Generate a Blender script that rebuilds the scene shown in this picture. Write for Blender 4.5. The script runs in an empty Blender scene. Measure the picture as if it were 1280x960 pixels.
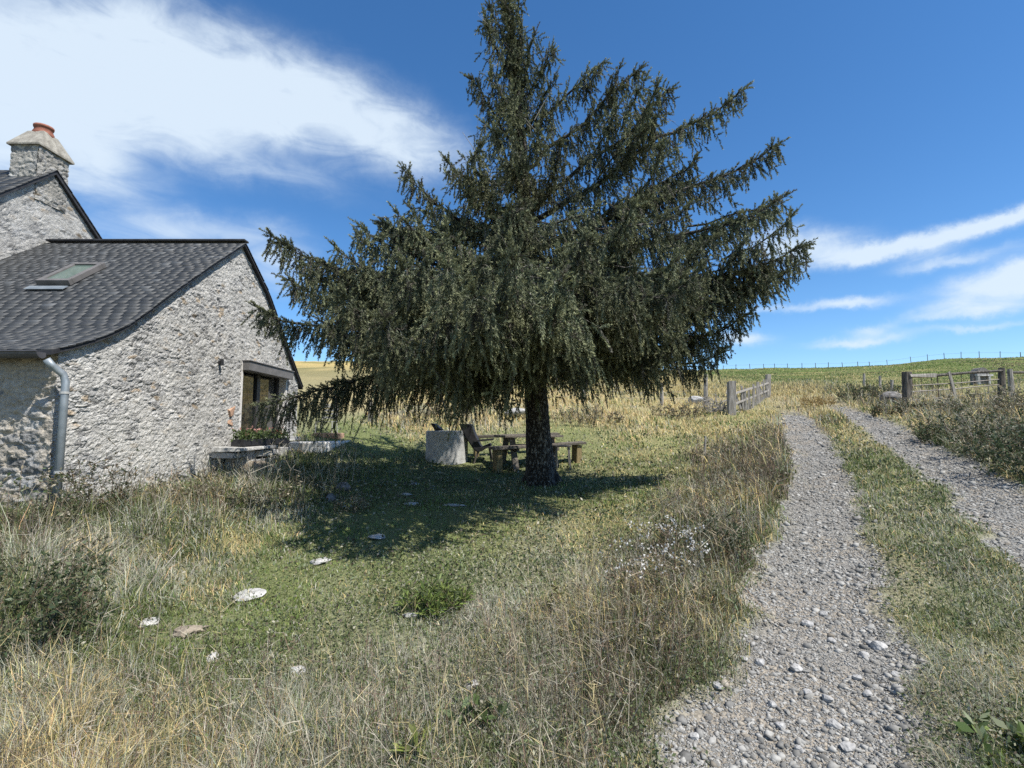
import bpy, bmesh, math, random
import numpy as np
from mathutils import Vector, Matrix

R = math.radians
rng = np.random.default_rng(11)
random.seed(5)
scene = bpy.context.scene
COL = scene.collection

# ------------------------------------------------------------------ camera
PITCH = math.atan(55 / 640.0)
EYE = np.array([0.0, 0.0, 1.6])
cam_d = bpy.data.cameras.new('camera')
cam_d.sensor_width = 36.0
cam_d.lens = 18.0
cam_d.clip_start = 0.05
cam_d.clip_end = 6000
cam = bpy.data.objects.new('camera', cam_d)
COL.objects.link(cam)
cam.location = EYE
cam.rotation_euler = (R(90) + PITCH, 0, 0)
scene.camera = cam

# ------------------------------------------------------------------ light and exposure
SUN_EL, SUN_AZ = 57.0, 124.0        # azimuth clockwise from +Y (straight ahead): right and a little behind the camera
sun_dir = Vector((math.sin(R(SUN_AZ)) * math.cos(R(SUN_EL)), math.cos(R(SUN_AZ)) * math.cos(R(SUN_EL)), math.sin(R(SUN_EL))))
sun_d = bpy.data.lights.new('sun', 'SUN')
sun_d.energy = 5.0
sun_d.angle = R(0.5)
sun_d.color = (1.0, 0.955, 0.88)
sun = bpy.data.objects.new('sun', sun_d)
COL.objects.link(sun)
sun.rotation_euler = sun_dir.to_track_quat('Z', 'Y').to_euler()
vs = scene.view_settings
vs.view_transform = 'Standard'
vs.look = 'None'
vs.gamma = 1.0
vs.exposure = 0.60
vs.use_curve_mapping = False
scene.cycles.use_denoising = False
scene.cycles.max_bounces = 6
scene.cycles.diffuse_bounces = 3
scene.cycles.transmission_bounces = 4


def ray(px, py):
    """world direction of a photograph pixel (1280 x 960)"""
    xc = (px - 640.0) / 640.0
    yc = (480.0 - py) / 640.0
    c, s = math.cos(PITCH), math.sin(PITCH)
    return np.array([xc, c - yc * s, s + yc * c])


def at(px, py, Y):
    d = ray(px, py)
    return EYE + d * (Y / d[1])


def on_x(px, py, X):
    d = ray(px, py)
    return EYE + d * (X / d[0])


def pix(P):
    P = np.asarray(P, float) - EYE
    c, s = math.cos(PITCH), math.sin(PITCH)
    f = P[..., 1] * c + P[..., 2] * s
    u = -P[..., 1] * s + P[..., 2] * c
    f = np.maximum(f, 0.05)
    return 640 + 640 * P[..., 0] / f, 480 - 640 * u / f


# ------------------------------------------------------------------ sky
world = bpy.data.worlds.new('World')
scene.world = world
world.use_nodes = True
wt = world.node_tree
wt.nodes.clear()


def N(tree, t, **kw):
    n = tree.nodes.new(t)
    for k, v in kw.items():
        setattr(n, k, v)
    return n


def L(tree, a, b):
    tree.links.new(a, b)


def math_n(tree, op, a, b=None, clamp=False):
    n = N(tree, 'ShaderNodeMath', operation=op, use_clamp=clamp)
    for i, v in enumerate((a, b)):
        if v is None:
            continue
        if isinstance(v, (int, float)):
            n.inputs[i].default_value = v
        else:
            L(tree, v, n.inputs[i])
    return n.outputs[0]


sky = N(wt, 'ShaderNodeTexSky', sky_type='NISHITA')
sky.sun_disc = False
sky.sun_elevation = R(SUN_EL)
sky.sun_rotation = R(SUN_AZ)
sky.altitude = 1200
sky.air_density = 1.0
sky.dust_density = 0.25
sky.ozone_density = 3.5
hs = N(wt, 'ShaderNodeHueSaturation')
hs.inputs['Saturation'].default_value = 1.22
hs.inputs['Value'].default_value = 1.0
L(wt, sky.outputs[0], hs.inputs['Color'])
bg_sky = N(wt, 'ShaderNodeBackground')
bg_sky.inputs['Strength'].default_value = 0.12
L(wt, hs.outputs[0], bg_sky.inputs['Color'])
bg_cloud = N(wt, 'ShaderNodeBackground')
bg_cloud.inputs['Color'].default_value = (0.76, 0.88, 1.0, 1)
bg_cloud.inputs['Strength'].default_value = 0.68

tc = N(wt, 'ShaderNodeTexCoord')
nrm = N(wt, 'ShaderNodeVectorMath', operation='NORMALIZE')
L(wt, tc.outputs['Generated'], nrm.inputs[0])
# thin drifting veils: distort the direction, then sum soft elongated banks
nz = N(wt, 'ShaderNodeTexNoise')
nz.inputs['Scale'].default_value = 5.0
nz.inputs['Detail'].default_value = 9
nz.inputs['Roughness'].default_value = 0.68
L(wt, nrm.outputs[0], nz.inputs['Vector'])
sub = N(wt, 'ShaderNodeVectorMath', operation='SUBTRACT')
L(wt, nz.outputs['Color'], sub.inputs[0])
sub.inputs[1].default_value = (0.5, 0.5, 0.5)
scl = N(wt, 'ShaderNodeVectorMath', operation='SCALE')
scl.inputs['Scale'].default_value = 0.075
L(wt, sub.outputs[0], scl.inputs[0])
dirn = N(wt, 'ShaderNodeVectorMath', operation='ADD')
L(wt, nrm.outputs[0], dirn.inputs[0])
L(wt, scl.outputs[0], dirn.inputs[1])


def cloud_bank(px, py, sx, sy, ang, amp):
    d = ray(px, py)
    ln = np.linalg.norm(d)
    c = d / ln
    ca, sa = math.cos(R(ang)), math.sin(R(ang))
    right = np.array([1.0, 0, 0])
    right = right - c * right.dot(c)
    right /= np.linalg.norm(right)
    up = np.cross(right, c)
    t1 = right * ca + up * sa
    t2 = -right * sa + up * ca
    k = 640.0 * ln
    terms = []
    for t, s in ((t1, sx / k), (t2, sy / k)):
        dp = N(wt, 'ShaderNodeVectorMath', operation='DOT_PRODUCT')
        L(wt, dirn.outputs[0], dp.inputs[0])
        dp.inputs[1].default_value = tuple(t / s)
        o = math_n(wt, 'SUBTRACT', dp.outputs['Value'], float(c.dot(t / s)))
        terms.append(math_n(wt, 'MULTIPLY', o, o))
    r2 = math_n(wt, 'ADD', terms[0], terms[1])
    # only the hemisphere the bank lies in
    dc = N(wt, 'ShaderNodeVectorMath', operation='DOT_PRODUCT')
    L(wt, dirn.outputs[0], dc.inputs[0])
    dc.inputs[1].default_value = tuple(c)
    front = math_n(wt, 'GREATER_THAN', dc.outputs['Value'], 0.2)
    g = math_n(wt, 'POWER', 2.718, math_n(wt, 'MULTIPLY', r2, -1.0))
    return math_n(wt, 'MULTIPLY', math_n(wt, 'MULTIPLY', g, front), amp)


FILL_DIRS = {'behind': (.15, -.8, .55), 'right': (.9, -.3, .35), 'over': (-.5, -.35, .8), 'left': (-.95, -.1, .3)}  # directions of unseen cloud banks, added to whiten the sky's fill light
banks = [
    (90, 95, 230, 85, -6, .70), (270, 115, 190, 66, -16, .72), (430, 150, 130, 50, -16, .68), (525, 180, 70, 34, -16, .5), (30, 170, 150, 60, 0, .42), (200, 40, 200, 45, -20, .28),
    (130, 225, 70, 30, -20, .4), (215, 288, 110, 24, -4, .62), (345, 335, 50, 42, 0, .62), (370, 228, 90, 20, -18, .22), (300, 210, 60, 25, -18, .2),
    (-250, 120, 260, 130, 0, .7),
    (1000, 303, 75, 24, 4, .85), (1090, 312, 80, 13, 2, .6), (1170, 296, 100, 11, 15, .9), (1270, 270, 60, 10, 10, .7), (1195, 325, 60, 9, 12, .7), (1290, 345, 60, 14, 8, .8), (1265, 366, 70, 14, 3, .8),
    (1225, 388, 60, 11, 0, .75), (1055, 378, 50, 8, 6, .95), (1085, 410, 32, 8, 5, .7), (1068, 426, 55, 7, 5, .9), (930, 420, 34, 10, 0, .9), (1235, 411, 60, 6, 3, .6), (1160, 398, 30, 7, 3, .45), (960, 384, 40, 5, 0, .5),
    (1420, 330, 120, 40, 6, .7),
]
acc = None


def fill_bank(d, rad, amp):
    """round white bank added out of view to neutralise the blue fill in shade"""
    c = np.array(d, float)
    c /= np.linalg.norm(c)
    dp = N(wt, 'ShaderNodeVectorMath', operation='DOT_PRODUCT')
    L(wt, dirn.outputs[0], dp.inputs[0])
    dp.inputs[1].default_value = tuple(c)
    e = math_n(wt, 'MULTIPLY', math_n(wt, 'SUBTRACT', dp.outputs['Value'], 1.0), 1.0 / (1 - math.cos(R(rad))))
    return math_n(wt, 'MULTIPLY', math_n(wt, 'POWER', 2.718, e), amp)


for b in banks + list(FILL_DIRS.values()):
    o = cloud_bank(*b) if len(b) > 3 else fill_bank(b, 25, .5)
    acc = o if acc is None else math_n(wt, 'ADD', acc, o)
mp = N(wt, 'ShaderNodeMapping')
mp.inputs['Scale'].default_value = (3.0, 3.0, 8.5)
mp.inputs['Rotation'].default_value = (0, R(-14), 0)
L(wt, nrm.outputs[0], mp.inputs['Vector'])
nz2 = N(wt, 'ShaderNodeTexNoise')
nz2.inputs['Scale'].default_value = 3.4
nz2.inputs['Detail'].default_value = 9
nz2.inputs['Roughness'].default_value = 0.56
nz2.inputs['Distortion'].default_value = 0.6
L(wt, mp.outputs[0], nz2.inputs['Vector'])
st = N(wt, 'ShaderNodeMapRange')
st.inputs['From Min'].default_value = 0.30
st.inputs['From Max'].default_value = 0.66
st.inputs['To Min'].default_value = 0.58
st.inputs['To Max'].default_value = 1.08
L(wt, nz2.outputs['Fac'], st.inputs['Value'])
cm = math_n(wt, 'MULTIPLY', acc, st.outputs[0])
mr = N(wt, 'ShaderNodeMapRange')
mr.interpolation_type = 'SMOOTHSTEP'
mr.inputs['From Min'].default_value = 0.06
mr.inputs['From Max'].default_value = 1.0
mr.inputs['To Max'].default_value = 0.90
L(wt, cm, mr.inputs['Value'])
mixw = N(wt, 'ShaderNodeMixShader')
L(wt, mr.outputs[0], mixw.inputs['Fac'])
L(wt, bg_sky.outputs[0], mixw.inputs[1])
L(wt, bg_cloud.outputs[0], mixw.inputs[2])
wo = N(wt, 'ShaderNodeOutputWorld')
L(wt, mixw.outputs[0], wo.inputs['Surface'])

# ------------------------------------------------------------------ mesh helpers


def np_mesh(name, V, F, mat=None, parent=None, col=None, smooth=False, mat_idx=None):
    """V (n,3), F (m,k) one loop count, col (n,3) per vertex"""
    me = bpy.data.meshes.new(name)
    V = np.asarray(V, np.float32)
    F = np.asarray(F, np.int32)
    m, k = F.shape
    me.vertices.add(len(V))
    me.vertices.foreach_set('co', V.ravel())
    me.loops.add(m * k)
    me.loops.foreach_set('vertex_index', F.ravel())
    me.polygons.add(m)
    me.polygons.foreach_set('loop_start', np.arange(0, m * k, k, dtype=np.int32))
    me.polygons.foreach_set('loop_total', np.full(m, k, np.int32))
    if smooth:
        me.polygons.foreach_set('use_smooth', np.ones(m, bool))
    if col is not None:
        at_ = me.attributes.new('col', 'FLOAT_COLOR', 'POINT')
        c4 = np.ones((len(V), 4), np.float32)
        c4[:, :3] = col
        at_.data.foreach_set('color', c4.ravel())
    me.update(calc_edges=True)
    me.validate()
    ob = bpy.data.objects.new(name, me)
    COL.objects.link(ob)
    if mat:
        me.materials.append(mat)
    if parent:
        ob.parent = parent
    return ob


class MB:
    """collects boxes, tubes and slabs; build() links them as one mesh object"""

    def __init__(self):
        self.v, self.f, self.c = [], [], []
        self.n = 0

    def add(self, V, F, c=None):
        V = [tuple(map(float, p)) for p in V]
        self.v += V
        self.f += [tuple(int(i) + self.n for i in f) for f in F]
        self.c += [c or (1, 1, 1)] * len(V)
        self.n += len(V)
        return self

    def box(self, c, s, rz=0.0, rx=0.0, ry=0.0, jit=0.0, col=None):
        M = Matrix.Rotation(rz, 3, 'Z') @ Matrix.Rotation(ry, 3, 'Y') @ Matrix.Rotation(rx, 3, 'X')
        V = []
        for x in (-.5, .5):
            for y in (-.5, .5):
                for z in (-.5, .5):
                    p = Vector((x * s[0] + random.uniform(-jit, jit), y * s[1] + random.uniform(-jit, jit), z * s[2] + random.uniform(-jit, jit)))
                    V.append(M @ p + Vector(tuple(map(float, c))))
        F = [(0, 1, 3, 2), (4, 6, 7, 5), (0, 4, 5, 1), (2, 3, 7, 6), (0, 2, 6, 4), (1, 5, 7, 3)]
        return self.add(V, F, col)

    def beam(self, p0, p1, w, h, up=(0, 0, 1), jit=0.0, col=None):
        p0, p1 = Vector(tuple(map(float, p0))), Vector(tuple(map(float, p1)))
        d = (p1 - p0).normalized()
        s = d.cross(Vector(up))
        if s.length < 1e-3:
            s = d.cross(Vector((1, 0, 0)))
        s.normalize()
        u = s.cross(d)
        V = []
        for p in (p0, p1):
            for a, b in ((-1, -1), (1, -1), (1, 1), (-1, 1)):
                q = p + s * a * w / 2 + u * b * h / 2
                V.append(q + Vector([random.uniform(-jit, jit) for _ in range(3)]))
        F = [(0, 1, 2, 3), (7, 6, 5, 4), (0, 4, 5, 1), (1, 5, 6, 2), (2, 6, 7, 3), (3, 7, 4, 0)]
        return self.add(V, F, col)

    def tube(self, pts, r, n=8, cap=True, jit=0.0, col=None):
        pts = [Vector(tuple(map(float, p))) for p in pts]
        rs = r if hasattr(r, '__len__') else [r] * len(pts)
        V, F = [], []
        prev = None
        for i, p in enumerate(pts):
            d = (pts[min(i + 1, len(pts) - 1)] - pts[max(i - 1, 0)]).normalized()
            if prev is None:
                s = d.cross(Vector((0, 0, 1)))
                if s.length < 1e-3:
                    s = d.cross(Vector((1, 0, 0)))
            else:
                s = prev - d * prev.dot(d)
            s.normalize()
            prev = s
            u = d.cross(s)
            for k in range(n):
                a = 2 * math.pi * k / n
                rr = rs[i] * (1 + random.uniform(-jit, jit))
                V.append(p + (s * math.cos(a) + u * math.sin(a)) * rr)
        for i in range(len(pts) - 1):
            for k in range(n):
                a, b = i * n + k, i * n + (k + 1) % n
                F.append((a, b, b + n, a + n))
        if cap:
            F.append(tuple(reversed(range(n))))
            F.append(tuple(range((len(pts) - 1) * n, len(pts) * n)))
        return self.add(V, F, col)

    def build(self, name, mat, parent=None, smooth=False, bevel=0.0):
        me = bpy.data.meshes.new(name)
        me.from_pydata(self.v, [], self.f)
        a = me.attributes.new('col', 'FLOAT_COLOR', 'POINT')
        c4 = np.ones((len(self.v), 4), np.float32)
        c4[:, :3] = np.array(self.c, np.float32)
        a.data.foreach_set('color', c4.ravel())
        if smooth:
            me.polygons.foreach_set('use_smooth', np.ones(len(me.polygons), bool))
        me.update()
        bm = bmesh.new()
        bm.from_mesh(me)
        bmesh.ops.recalc_face_normals(bm, faces=bm.faces)
        if bevel:
            bmesh.ops.bevel(bm, geom=[e for e in bm.edges if e.is_manifold and e.calc_face_angle(0) > 0.6], offset=bevel, segments=2, affect='EDGES', profile=0.6)
        bm.to_mesh(me)
        bm.free()
        ob = bpy.data.objects.new(name, me)
        COL.objects.link(ob)
        me.materials.append(mat)
        if parent:
            ob.parent = parent
        return ob


def tag(o, label=None, cat=None, group=None, kind=None):
    if label:
        o['label'] = label
    if cat:
        o['category'] = cat
    if group:
        o['group'] = group
    if kind:
        o['kind'] = kind
    return o


def thing(name, label, cat, group=None):
    o = bpy.data.objects.new(name, None)
    o.empty_display_size = 0.1
    COL.objects.link(o)
    return tag(o, label, cat, group)


def settle(root, loc):
    """give a thing built in world coordinates its origin at its base"""
    root.location = tuple(map(float, loc))
    for ch in root.children:
        ch.matrix_parent_inverse = Matrix.Translation(-Vector(tuple(map(float, loc))))


def smooth01(x, a, b):
    t = np.clip((np.asarray(x, float) - a) / (b - a), 0, 1)
    return t * t * (3 - 2 * t)


def vnoise(x, y, seed=0):
    """2-D value noise in 0..1"""
    xi, yi = np.floor(x).astype(np.int64), np.floor(y).astype(np.int64)
    fx, fy = x - xi, y - yi
    fx, fy = fx * fx * (3 - 2 * fx), fy * fy * (3 - 2 * fy)

    def h(i, j):
        n = (i * 374761393 + j * 668265263 + seed * 1274126177) & 0x7fffffff
        n = ((n ^ (n >> 13)) * 1103515245 + 12345) & 0x7fffffff
        n = ((n ^ (n >> 15)) * 1597334677) & 0x7fffffff
        return (n % 10007) / 10007.0
    return (h(xi, yi) * (1 - fx) + h(xi + 1, yi) * fx) * (1 - fy) + (h(xi, yi + 1) * (1 - fx) + h(xi + 1, yi + 1) * fx) * fy


def fbm(x, y, seed=0, oct=4):
    s, a, t = 0, 1.0, 0
    for i in range(oct):
        s = s + a * vnoise(x * 2 ** i + i * 17.3, y * 2 ** i - i * 9.1, seed + i)
        t += a
        a *= 0.5
    return s / t


# ------------------------------------------------------------------ materials


def mat_base(name):
    m = bpy.data.materials.new(name)
    m.use_nodes = True
    t = m.node_tree
    return m, t, t.nodes['Principled BSDF']


def mat_noise(name, c0, c1, scale=8.0, rough=0.8, bump=0.0, bscale=None, attr=False, metal=0.0, stretch=None, detail=6, spec=0.3):
    """two-tone noisy material; attr multiplies by the mesh colour attribute"""
    m, t, b = mat_base(name)
    tcn = N(t, 'ShaderNodeTexCoord')
    mpn = N(t, 'ShaderNodeMapping')
    if stretch:
        mpn.inputs['Scale'].default_value = stretch
    L(t, tcn.outputs['Object'], mpn.inputs['Vector'])
    n = N(t, 'ShaderNodeTexNoise')
    n.inputs['Scale'].default_value = scale
    n.inputs['Detail'].default_value = detail
    n.inputs['Roughness'].default_value = 0.65
    L(t, mpn.outputs[0], n.inputs['Vector'])
    r = N(t, 'ShaderNodeValToRGB')
    r.color_ramp.elements[0].position = 0.35
    r.color_ramp.elements[1].position = 0.65
    r.color_ramp.elements[0].color = (*c0, 1)
    r.color_ramp.elements[1].color = (*c1, 1)
    L(t, n.outputs['Fac'], r.inputs['Fac'])
    out = r.outputs[0]
    if attr:
        a = N(t, 'ShaderNodeAttribute', attribute_name='col')
        mx = N(t, 'ShaderNodeMix', data_type='RGBA', blend_type='MULTIPLY')
        mx.inputs['Factor'].default_value = 1
        L(t, out, mx.inputs[6])
        L(t, a.outputs['Color'], mx.inputs[7])
        out = mx.outputs[2]
    L(t, out, b.inputs['Base Color'])
    b.inputs['Roughness'].default_value = rough
    b.inputs['Metallic'].default_value = metal
    b.inputs['Specular IOR Level'].default_value = spec
    if bump:
        n2 = N(t, 'ShaderNodeTexNoise')
        n2.inputs['Scale'].default_value = bscale or scale * 3
        n2.inputs['Detail'].default_value = 5
        L(t, mpn.outputs[0], n2.inputs['Vector'])
        bp = N(t, 'ShaderNodeBump')
        bp.inputs['Strength'].default_value = bump
        bp.inputs['Distance'].default_value = 0.02
        L(t, n2.outputs['Fac'], bp.inputs['Height'])
        L(t, bp.outputs[0], b.inputs['Normal'])
    return m


def mat_leaf(name, transl=0.3, rough=0.55, spec=0.3, tint=(1, 1, 1)):
    m, t, b = mat_base(name)
    a = N(t, 'ShaderNodeAttribute', attribute_name='col')
    mx = N(t, 'ShaderNodeMix', data_type='RGBA', blend_type='MULTIPLY')
    mx.inputs['Factor'].default_value = 1
    mx.inputs[7].default_value = (*tint, 1)
    L(t, a.outputs['Color'], mx.inputs[6])
    L(t, mx.outputs[2], b.inputs['Base Color'])
    b.inputs['Roughness'].default_value = rough
    b.inputs['Specular IOR Level'].default_value = spec
    if transl > 0:
        tr = N(t, 'ShaderNodeBsdfTranslucent')
        L(t, mx.outputs[2], tr.inputs['Color'])
        ms = N(t, 'ShaderNodeMixShader')
        ms.inputs['Fac'].default_value = transl
        L(t, b.outputs[0], ms.inputs[1])
        L(t, tr.outputs[0], ms.inputs[2])
        L(t, ms.outputs[0], t.nodes['Material Output'].inputs['Surface'])
    return m


M = {}
M['grass'] = mat_leaf('grass', 0.25, 0.6, 0.25)
M['needles'] = mat_leaf('needles', 0.15, 0.65, 0.18)
M['leaves'] = mat_leaf('leaves', 0.3, 0.5, 0.35)
M['petals'] = mat_leaf('petals', 0.4, 0.6, 0.2)
M['bark'] = mat_noise('bark', (0.020, 0.016, 0.012), (0.30, 0.28, 0.24), 30, 0.95, 1.0, 44, stretch=(1, 1, 0.55), detail=10)
_r = [n for n in M['bark'].node_tree.nodes if n.type == 'VALTORGB'][0].color_ramp
_r.elements[0].position, _r.elements[1].position = .50, .72
M['deadwood'] = mat_noise('deadwood', (0.16, 0.14, 0.12), (0.30, 0.28, 0.25), 30, 0.9)
M['oldwood'] = mat_noise('oldwood', (0.11, 0.10, 0.085), (0.40, 0.37, 0.33), 5, 0.9, 0.5, 12, stretch=(4, 4, 0.4))
M['darkwood'] = mat_noise('darkwood', (0.03, 0.026, 0.022), (0.15, 0.135, 0.115), 5, 0.9, 0.5, 12, stretch=(4, 4, 0.4))
M['planks'] = mat_noise('planks', (0.07, 0.06, 0.05), (0.20, 0.175, 0.145), 12, 0.85, 0.4, 30, stretch=(1, 6, 6))
M['logwood'] = mat_noise('logwood', (0.12, 0.09, 0.045), (0.28, 0.22, 0.11), 12, 0.85, 0.4, 30, stretch=(5, 5, 1))
M['stonewall'] = mat_noise('stonewall', (0.62, 0.62, 0.61), (1.0, 1.0, 1.0), 26, 0.92, 0.8, 55, attr=True, detail=10)
M['slate'] = mat_noise('slate', (0.72, 0.73, 0.74), (1.08, 1.06, 1.02), 3.5, 0.6, 0.25, 40, attr=True, spec=0.35, detail=9)
M['slate_dark'] = mat_noise('slate_dark', (0.02, 0.02, 0.024), (0.045, 0.046, 0.05), 10, 0.7)
M['zinc'] = mat_noise('zinc', (0.17, 0.20, 0.22), (0.28, 0.31, 0.33), 6, 0.5, metal=0.35, spec=0.4)
M['gutter'] = mat_noise('gutter', (0.05, 0.05, 0.055), (0.10, 0.10, 0.11), 6, 0.5, metal=0.3)
M['frame'] = mat_noise('frame', (0.035, 0.033, 0.033), (0.055, 0.052, 0.05), 6, 0.45)
M['shutter'] = mat_noise('shutter', (0.11, 0.105, 0.10), (0.16, 0.15, 0.145), 6, 0.5)
M['render'] = mat_noise('render', (0.52, 0.50, 0.47), (0.68, 0.66, 0.62), 14, 0.95, 0.3)
M['whiteslab'] = mat_noise('whiteslab', (0.55, 0.54, 0.51), (0.74, 0.73, 0.70), 14, 0.95, 0.3)
M['concrete'] = mat_noise('concrete', (0.30, 0.30, 0.29), (0.47, 0.47, 0.45), 9, 0.95, 0.4, 60)
M['flatstone'] = mat_noise('flatstone', (0.24, 0.235, 0.22), (0.50, 0.49, 0.46), 12, 0.9, 0.5, 40)
M['rock'] = mat_noise('rock', (0.24, 0.235, 0.225), (0.46, 0.45, 0.43), 16, 0.95, 0.6, 50)
M['darkrock'] = mat_noise('darkrock', (0.07, 0.065, 0.06), (0.22, 0.21, 0.20), 9, 0.95, 0.7, 20)
M['earth'] = mat_noise('earth', (0.16, 0.13, 0.10), (0.33, 0.28, 0.21), 18, 1.0, 0.6, 50)
M['gravel'] = mat_noise('gravel', (0.75, 0.75, 0.75), (1.05, 1.05, 1.05), 60, 0.95, attr=True)
M['capstone'] = mat_noise('capstone', (0.17, 0.155, 0.13), (0.34, 0.32, 0.275), 9, 0.95, 0.5, 40)
M['terracotta'] = mat_noise('terracotta', (0.20, 0.075, 0.05), (0.31, 0.13, 0.09), 9, 0.85)
M['brick'] = mat_noise('brick', (0.34, 0.20, 0.13), (0.48, 0.32, 0.22), 16, 0.9, 0.4)
M['black'] = mat_noise('black', (0.012, 0.012, 0.013), (0.028, 0.028, 0.03), 12, 0.6)
M['wire'] = mat_noise('wire', (0.12, 0.11, 0.10), (0.22, 0.20, 0.19), 12, 0.6, metal=0.5)
M['rust'] = mat_noise('rust', (0.05, 0.035, 0.028), (0.11, 0.08, 0.06), 12, 0.8)
M['palemetal'] = mat_noise('palemetal', (0.30, 0.30, 0.29), (0.45, 0.45, 0.43), 12, 0.5)
m, t, b = mat_base('glass')
b.inputs['Base Color'].default_value = (0.012, 0.014, 0.015, 1)
b.inputs['Roughness'].default_value = 0.02
b.inputs['IOR'].default_value = 2.1
M['glass'] = m
m, t, b = mat_base('skylight_glass')
b.inputs['Base Color'].default_value = (0.10, 0.14, 0.12, 1)
b.inputs['Roughness'].default_value = 0.08
b.inputs['IOR'].default_value = 1.6
M['skyglass'] = m

# ------------------------------------------------------------------ terrain
CP = np.array([
    (0, 0, 0), (-3, 0, -.12), (3, 0, .12), (0, -4, -.3), (-6, -4, -.5), (6, -4, 0), (12, -4, .4), (-14, -6, -1.0),
    (0, 2.2, .14), (1.2, 2.1, .2), (-2.2, 2.2, .10), (3, 2.2, .27),
    (-3.2, 3.3, .22), (0, 4.5, .36), (2.7, 4.5, .46), (5, 4.5, .56),
    (-5.3, 5.6, .52), (-3, 6, .47), (-4.3, 7, .66), (0, 7, .53), (4.8, 7.9, .80), (8, 7.9, .98), (2.2, 6.6, .62),
    (-4.9, 9, .78), (.5, 9, .64), (-2, 9, .72), (-1.5, 11, .86), (1.2, 10.4, .78), (3, 11, .95), (6, 11, 1.05),
    (-4.4, 11.5, 1.30), (-3.4, 13, 1.42), (-2, 13.0, 1.2), (-3, 14.6, 1.49), (0, 15, 1.47), (4, 15, 1.50), (8, 15, 1.58),
    (11.4, 20.9, 2.1), (14.6, 19, 2.35), (20, 21, 2.95), (8.6, 20, 2.2), (25, 15, 3.0), (13, 12.5, 1.75),
    (-6, 20, 2.55), (0, 20, 2.5), (5, 20, 2.35), (-8, 31, 4.2), (0, 31, 4.0), (8, 31, 3.6), (-10, 45, 6.9), (0, 45, 6.5), (12, 45, 5.9),
    (18.6, 33, 3.95), (38, 55, 7.3), (60, 55, 8.6), (30, 70, 9.0), (0, 70, 9.3), (-20, 70, 10.5),
    (105, 105, 15.6), (59, 105, 13.6), (39, 105, 12.9), (0, 105, 13.6), (-40, 105, 14.6),
    (-15, 5, .3), (-15, 20, 2.2), (-30, 0, -1), (30, 0, 1.0), (30, 10, 2.2), (-60, 40, 5), (80, 30, 6), (-60, -40, -4), (60, -40, -1),
    (59, 150, 14.0), (130, 150, 16.6), (0, 150, 14), (-80, 150, 13)], float)


def _tps(d2):
    return 0.5 * d2 * np.log(d2 + 1e-9)


_n = len(CP)
_A = np.zeros((_n + 3, _n + 3))
_A[:_n, :_n] = _tps(((CP[:, None, :2] - CP[None, :, :2]) ** 2).sum(-1)) + np.eye(_n) * 0.35
_A[:_n, _n] = 1
_A[:_n, _n + 1:] = CP[:, :2]
_A[_n:, :_n] = _A[:_n, _n:].T
_W = np.linalg.solve(_A, np.concatenate([CP[:, 2], np.zeros(3)]))


def _H0(x, y):
    x, y = np.asarray(x, float), np.asarray(y, float)
    r = np.sqrt(x * x + y * y) + 1e-6
    k = np.minimum(1, 150 / r)
    xx, yy = x * k, y * k
    z = _W[_n] + _W[_n + 1] * xx + _W[_n + 2] * yy
    for i in range(_n):
        z = z + _W[i] * _tps((xx - CP[i, 0]) ** 2 + (yy - CP[i, 1]) ** 2)
    return z - np.maximum(0, r - 150) * 0.07


TY = np.array([-8, 0, 2.09, 3.31, 4.47, 7.93, 12.5, 20.9, 33, 45, 60, 90])
TX = np.array([-4.65, -.30, 1.06, 1.88, 2.62, 4.74, 7.2, 11.4, 17.6, 22.5, 27, 33])


def track(x, y):
    """0..1 wheel-rut mask of the gravel track"""
    xc = np.interp(y, TY, TX)
    wob = (vnoise(x * 2.3, y * 2.3, 5) - .5) * .26 + (vnoise(x * 7, y * 7, 9) - .5) * .16
    fade = 1 - smooth01(y + (vnoise(x * 1.5, y * .8, 15) - .5) * 6, 19, 27)
    a = np.abs(x - xc) + wob
    b = np.abs(x - xc - 2.1) + wob
    return np.maximum(1 - smooth01(a, .34, .64), 1 - smooth01(b, .36, .66)) * fade


def track_zone(x, y):
    xc = np.interp(y, TY, TX)
    return (1 - smooth01(np.abs(x - xc - 1.05), 1.6, 2.2)) * (1 - smooth01(y, 40, 60))


def HF(x, y):
    z = _H0(x, y)
    far = smooth01(np.sqrt(x * x + y * y), 25, 120)
    z = z + (fbm(x * .9, y * .9, 3, 4) - .5) * .13 * (1 - .6 * track_zone(x, y)) + (fbm(x * .06, y * .06, 21, 4) - .5) * 1.6 * far
    z = z - track(x, y) * .05 + .03 * track_zone(x, y)
    return z


# ground sheet: rows spaced geometrically away from the viewer, one sheet to the horizon
gy = np.concatenate([np.linspace(-40, -2, 30, endpoint=False), -6 + 4.0 * np.exp(np.linspace(0, math.log(2600 / 4.0), 520))])
gu = np.sinh(np.linspace(-1, 1, 441) * 2.4) / math.sinh(2.4) * 3.2
GX = gu[None, :] * (np.abs(gy)[:, None] * .75 + 9)
GY = np.repeat(gy[:, None], len(gu), 1)
GZ = HF(GX, GY)
nr, nc = GX.shape


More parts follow.
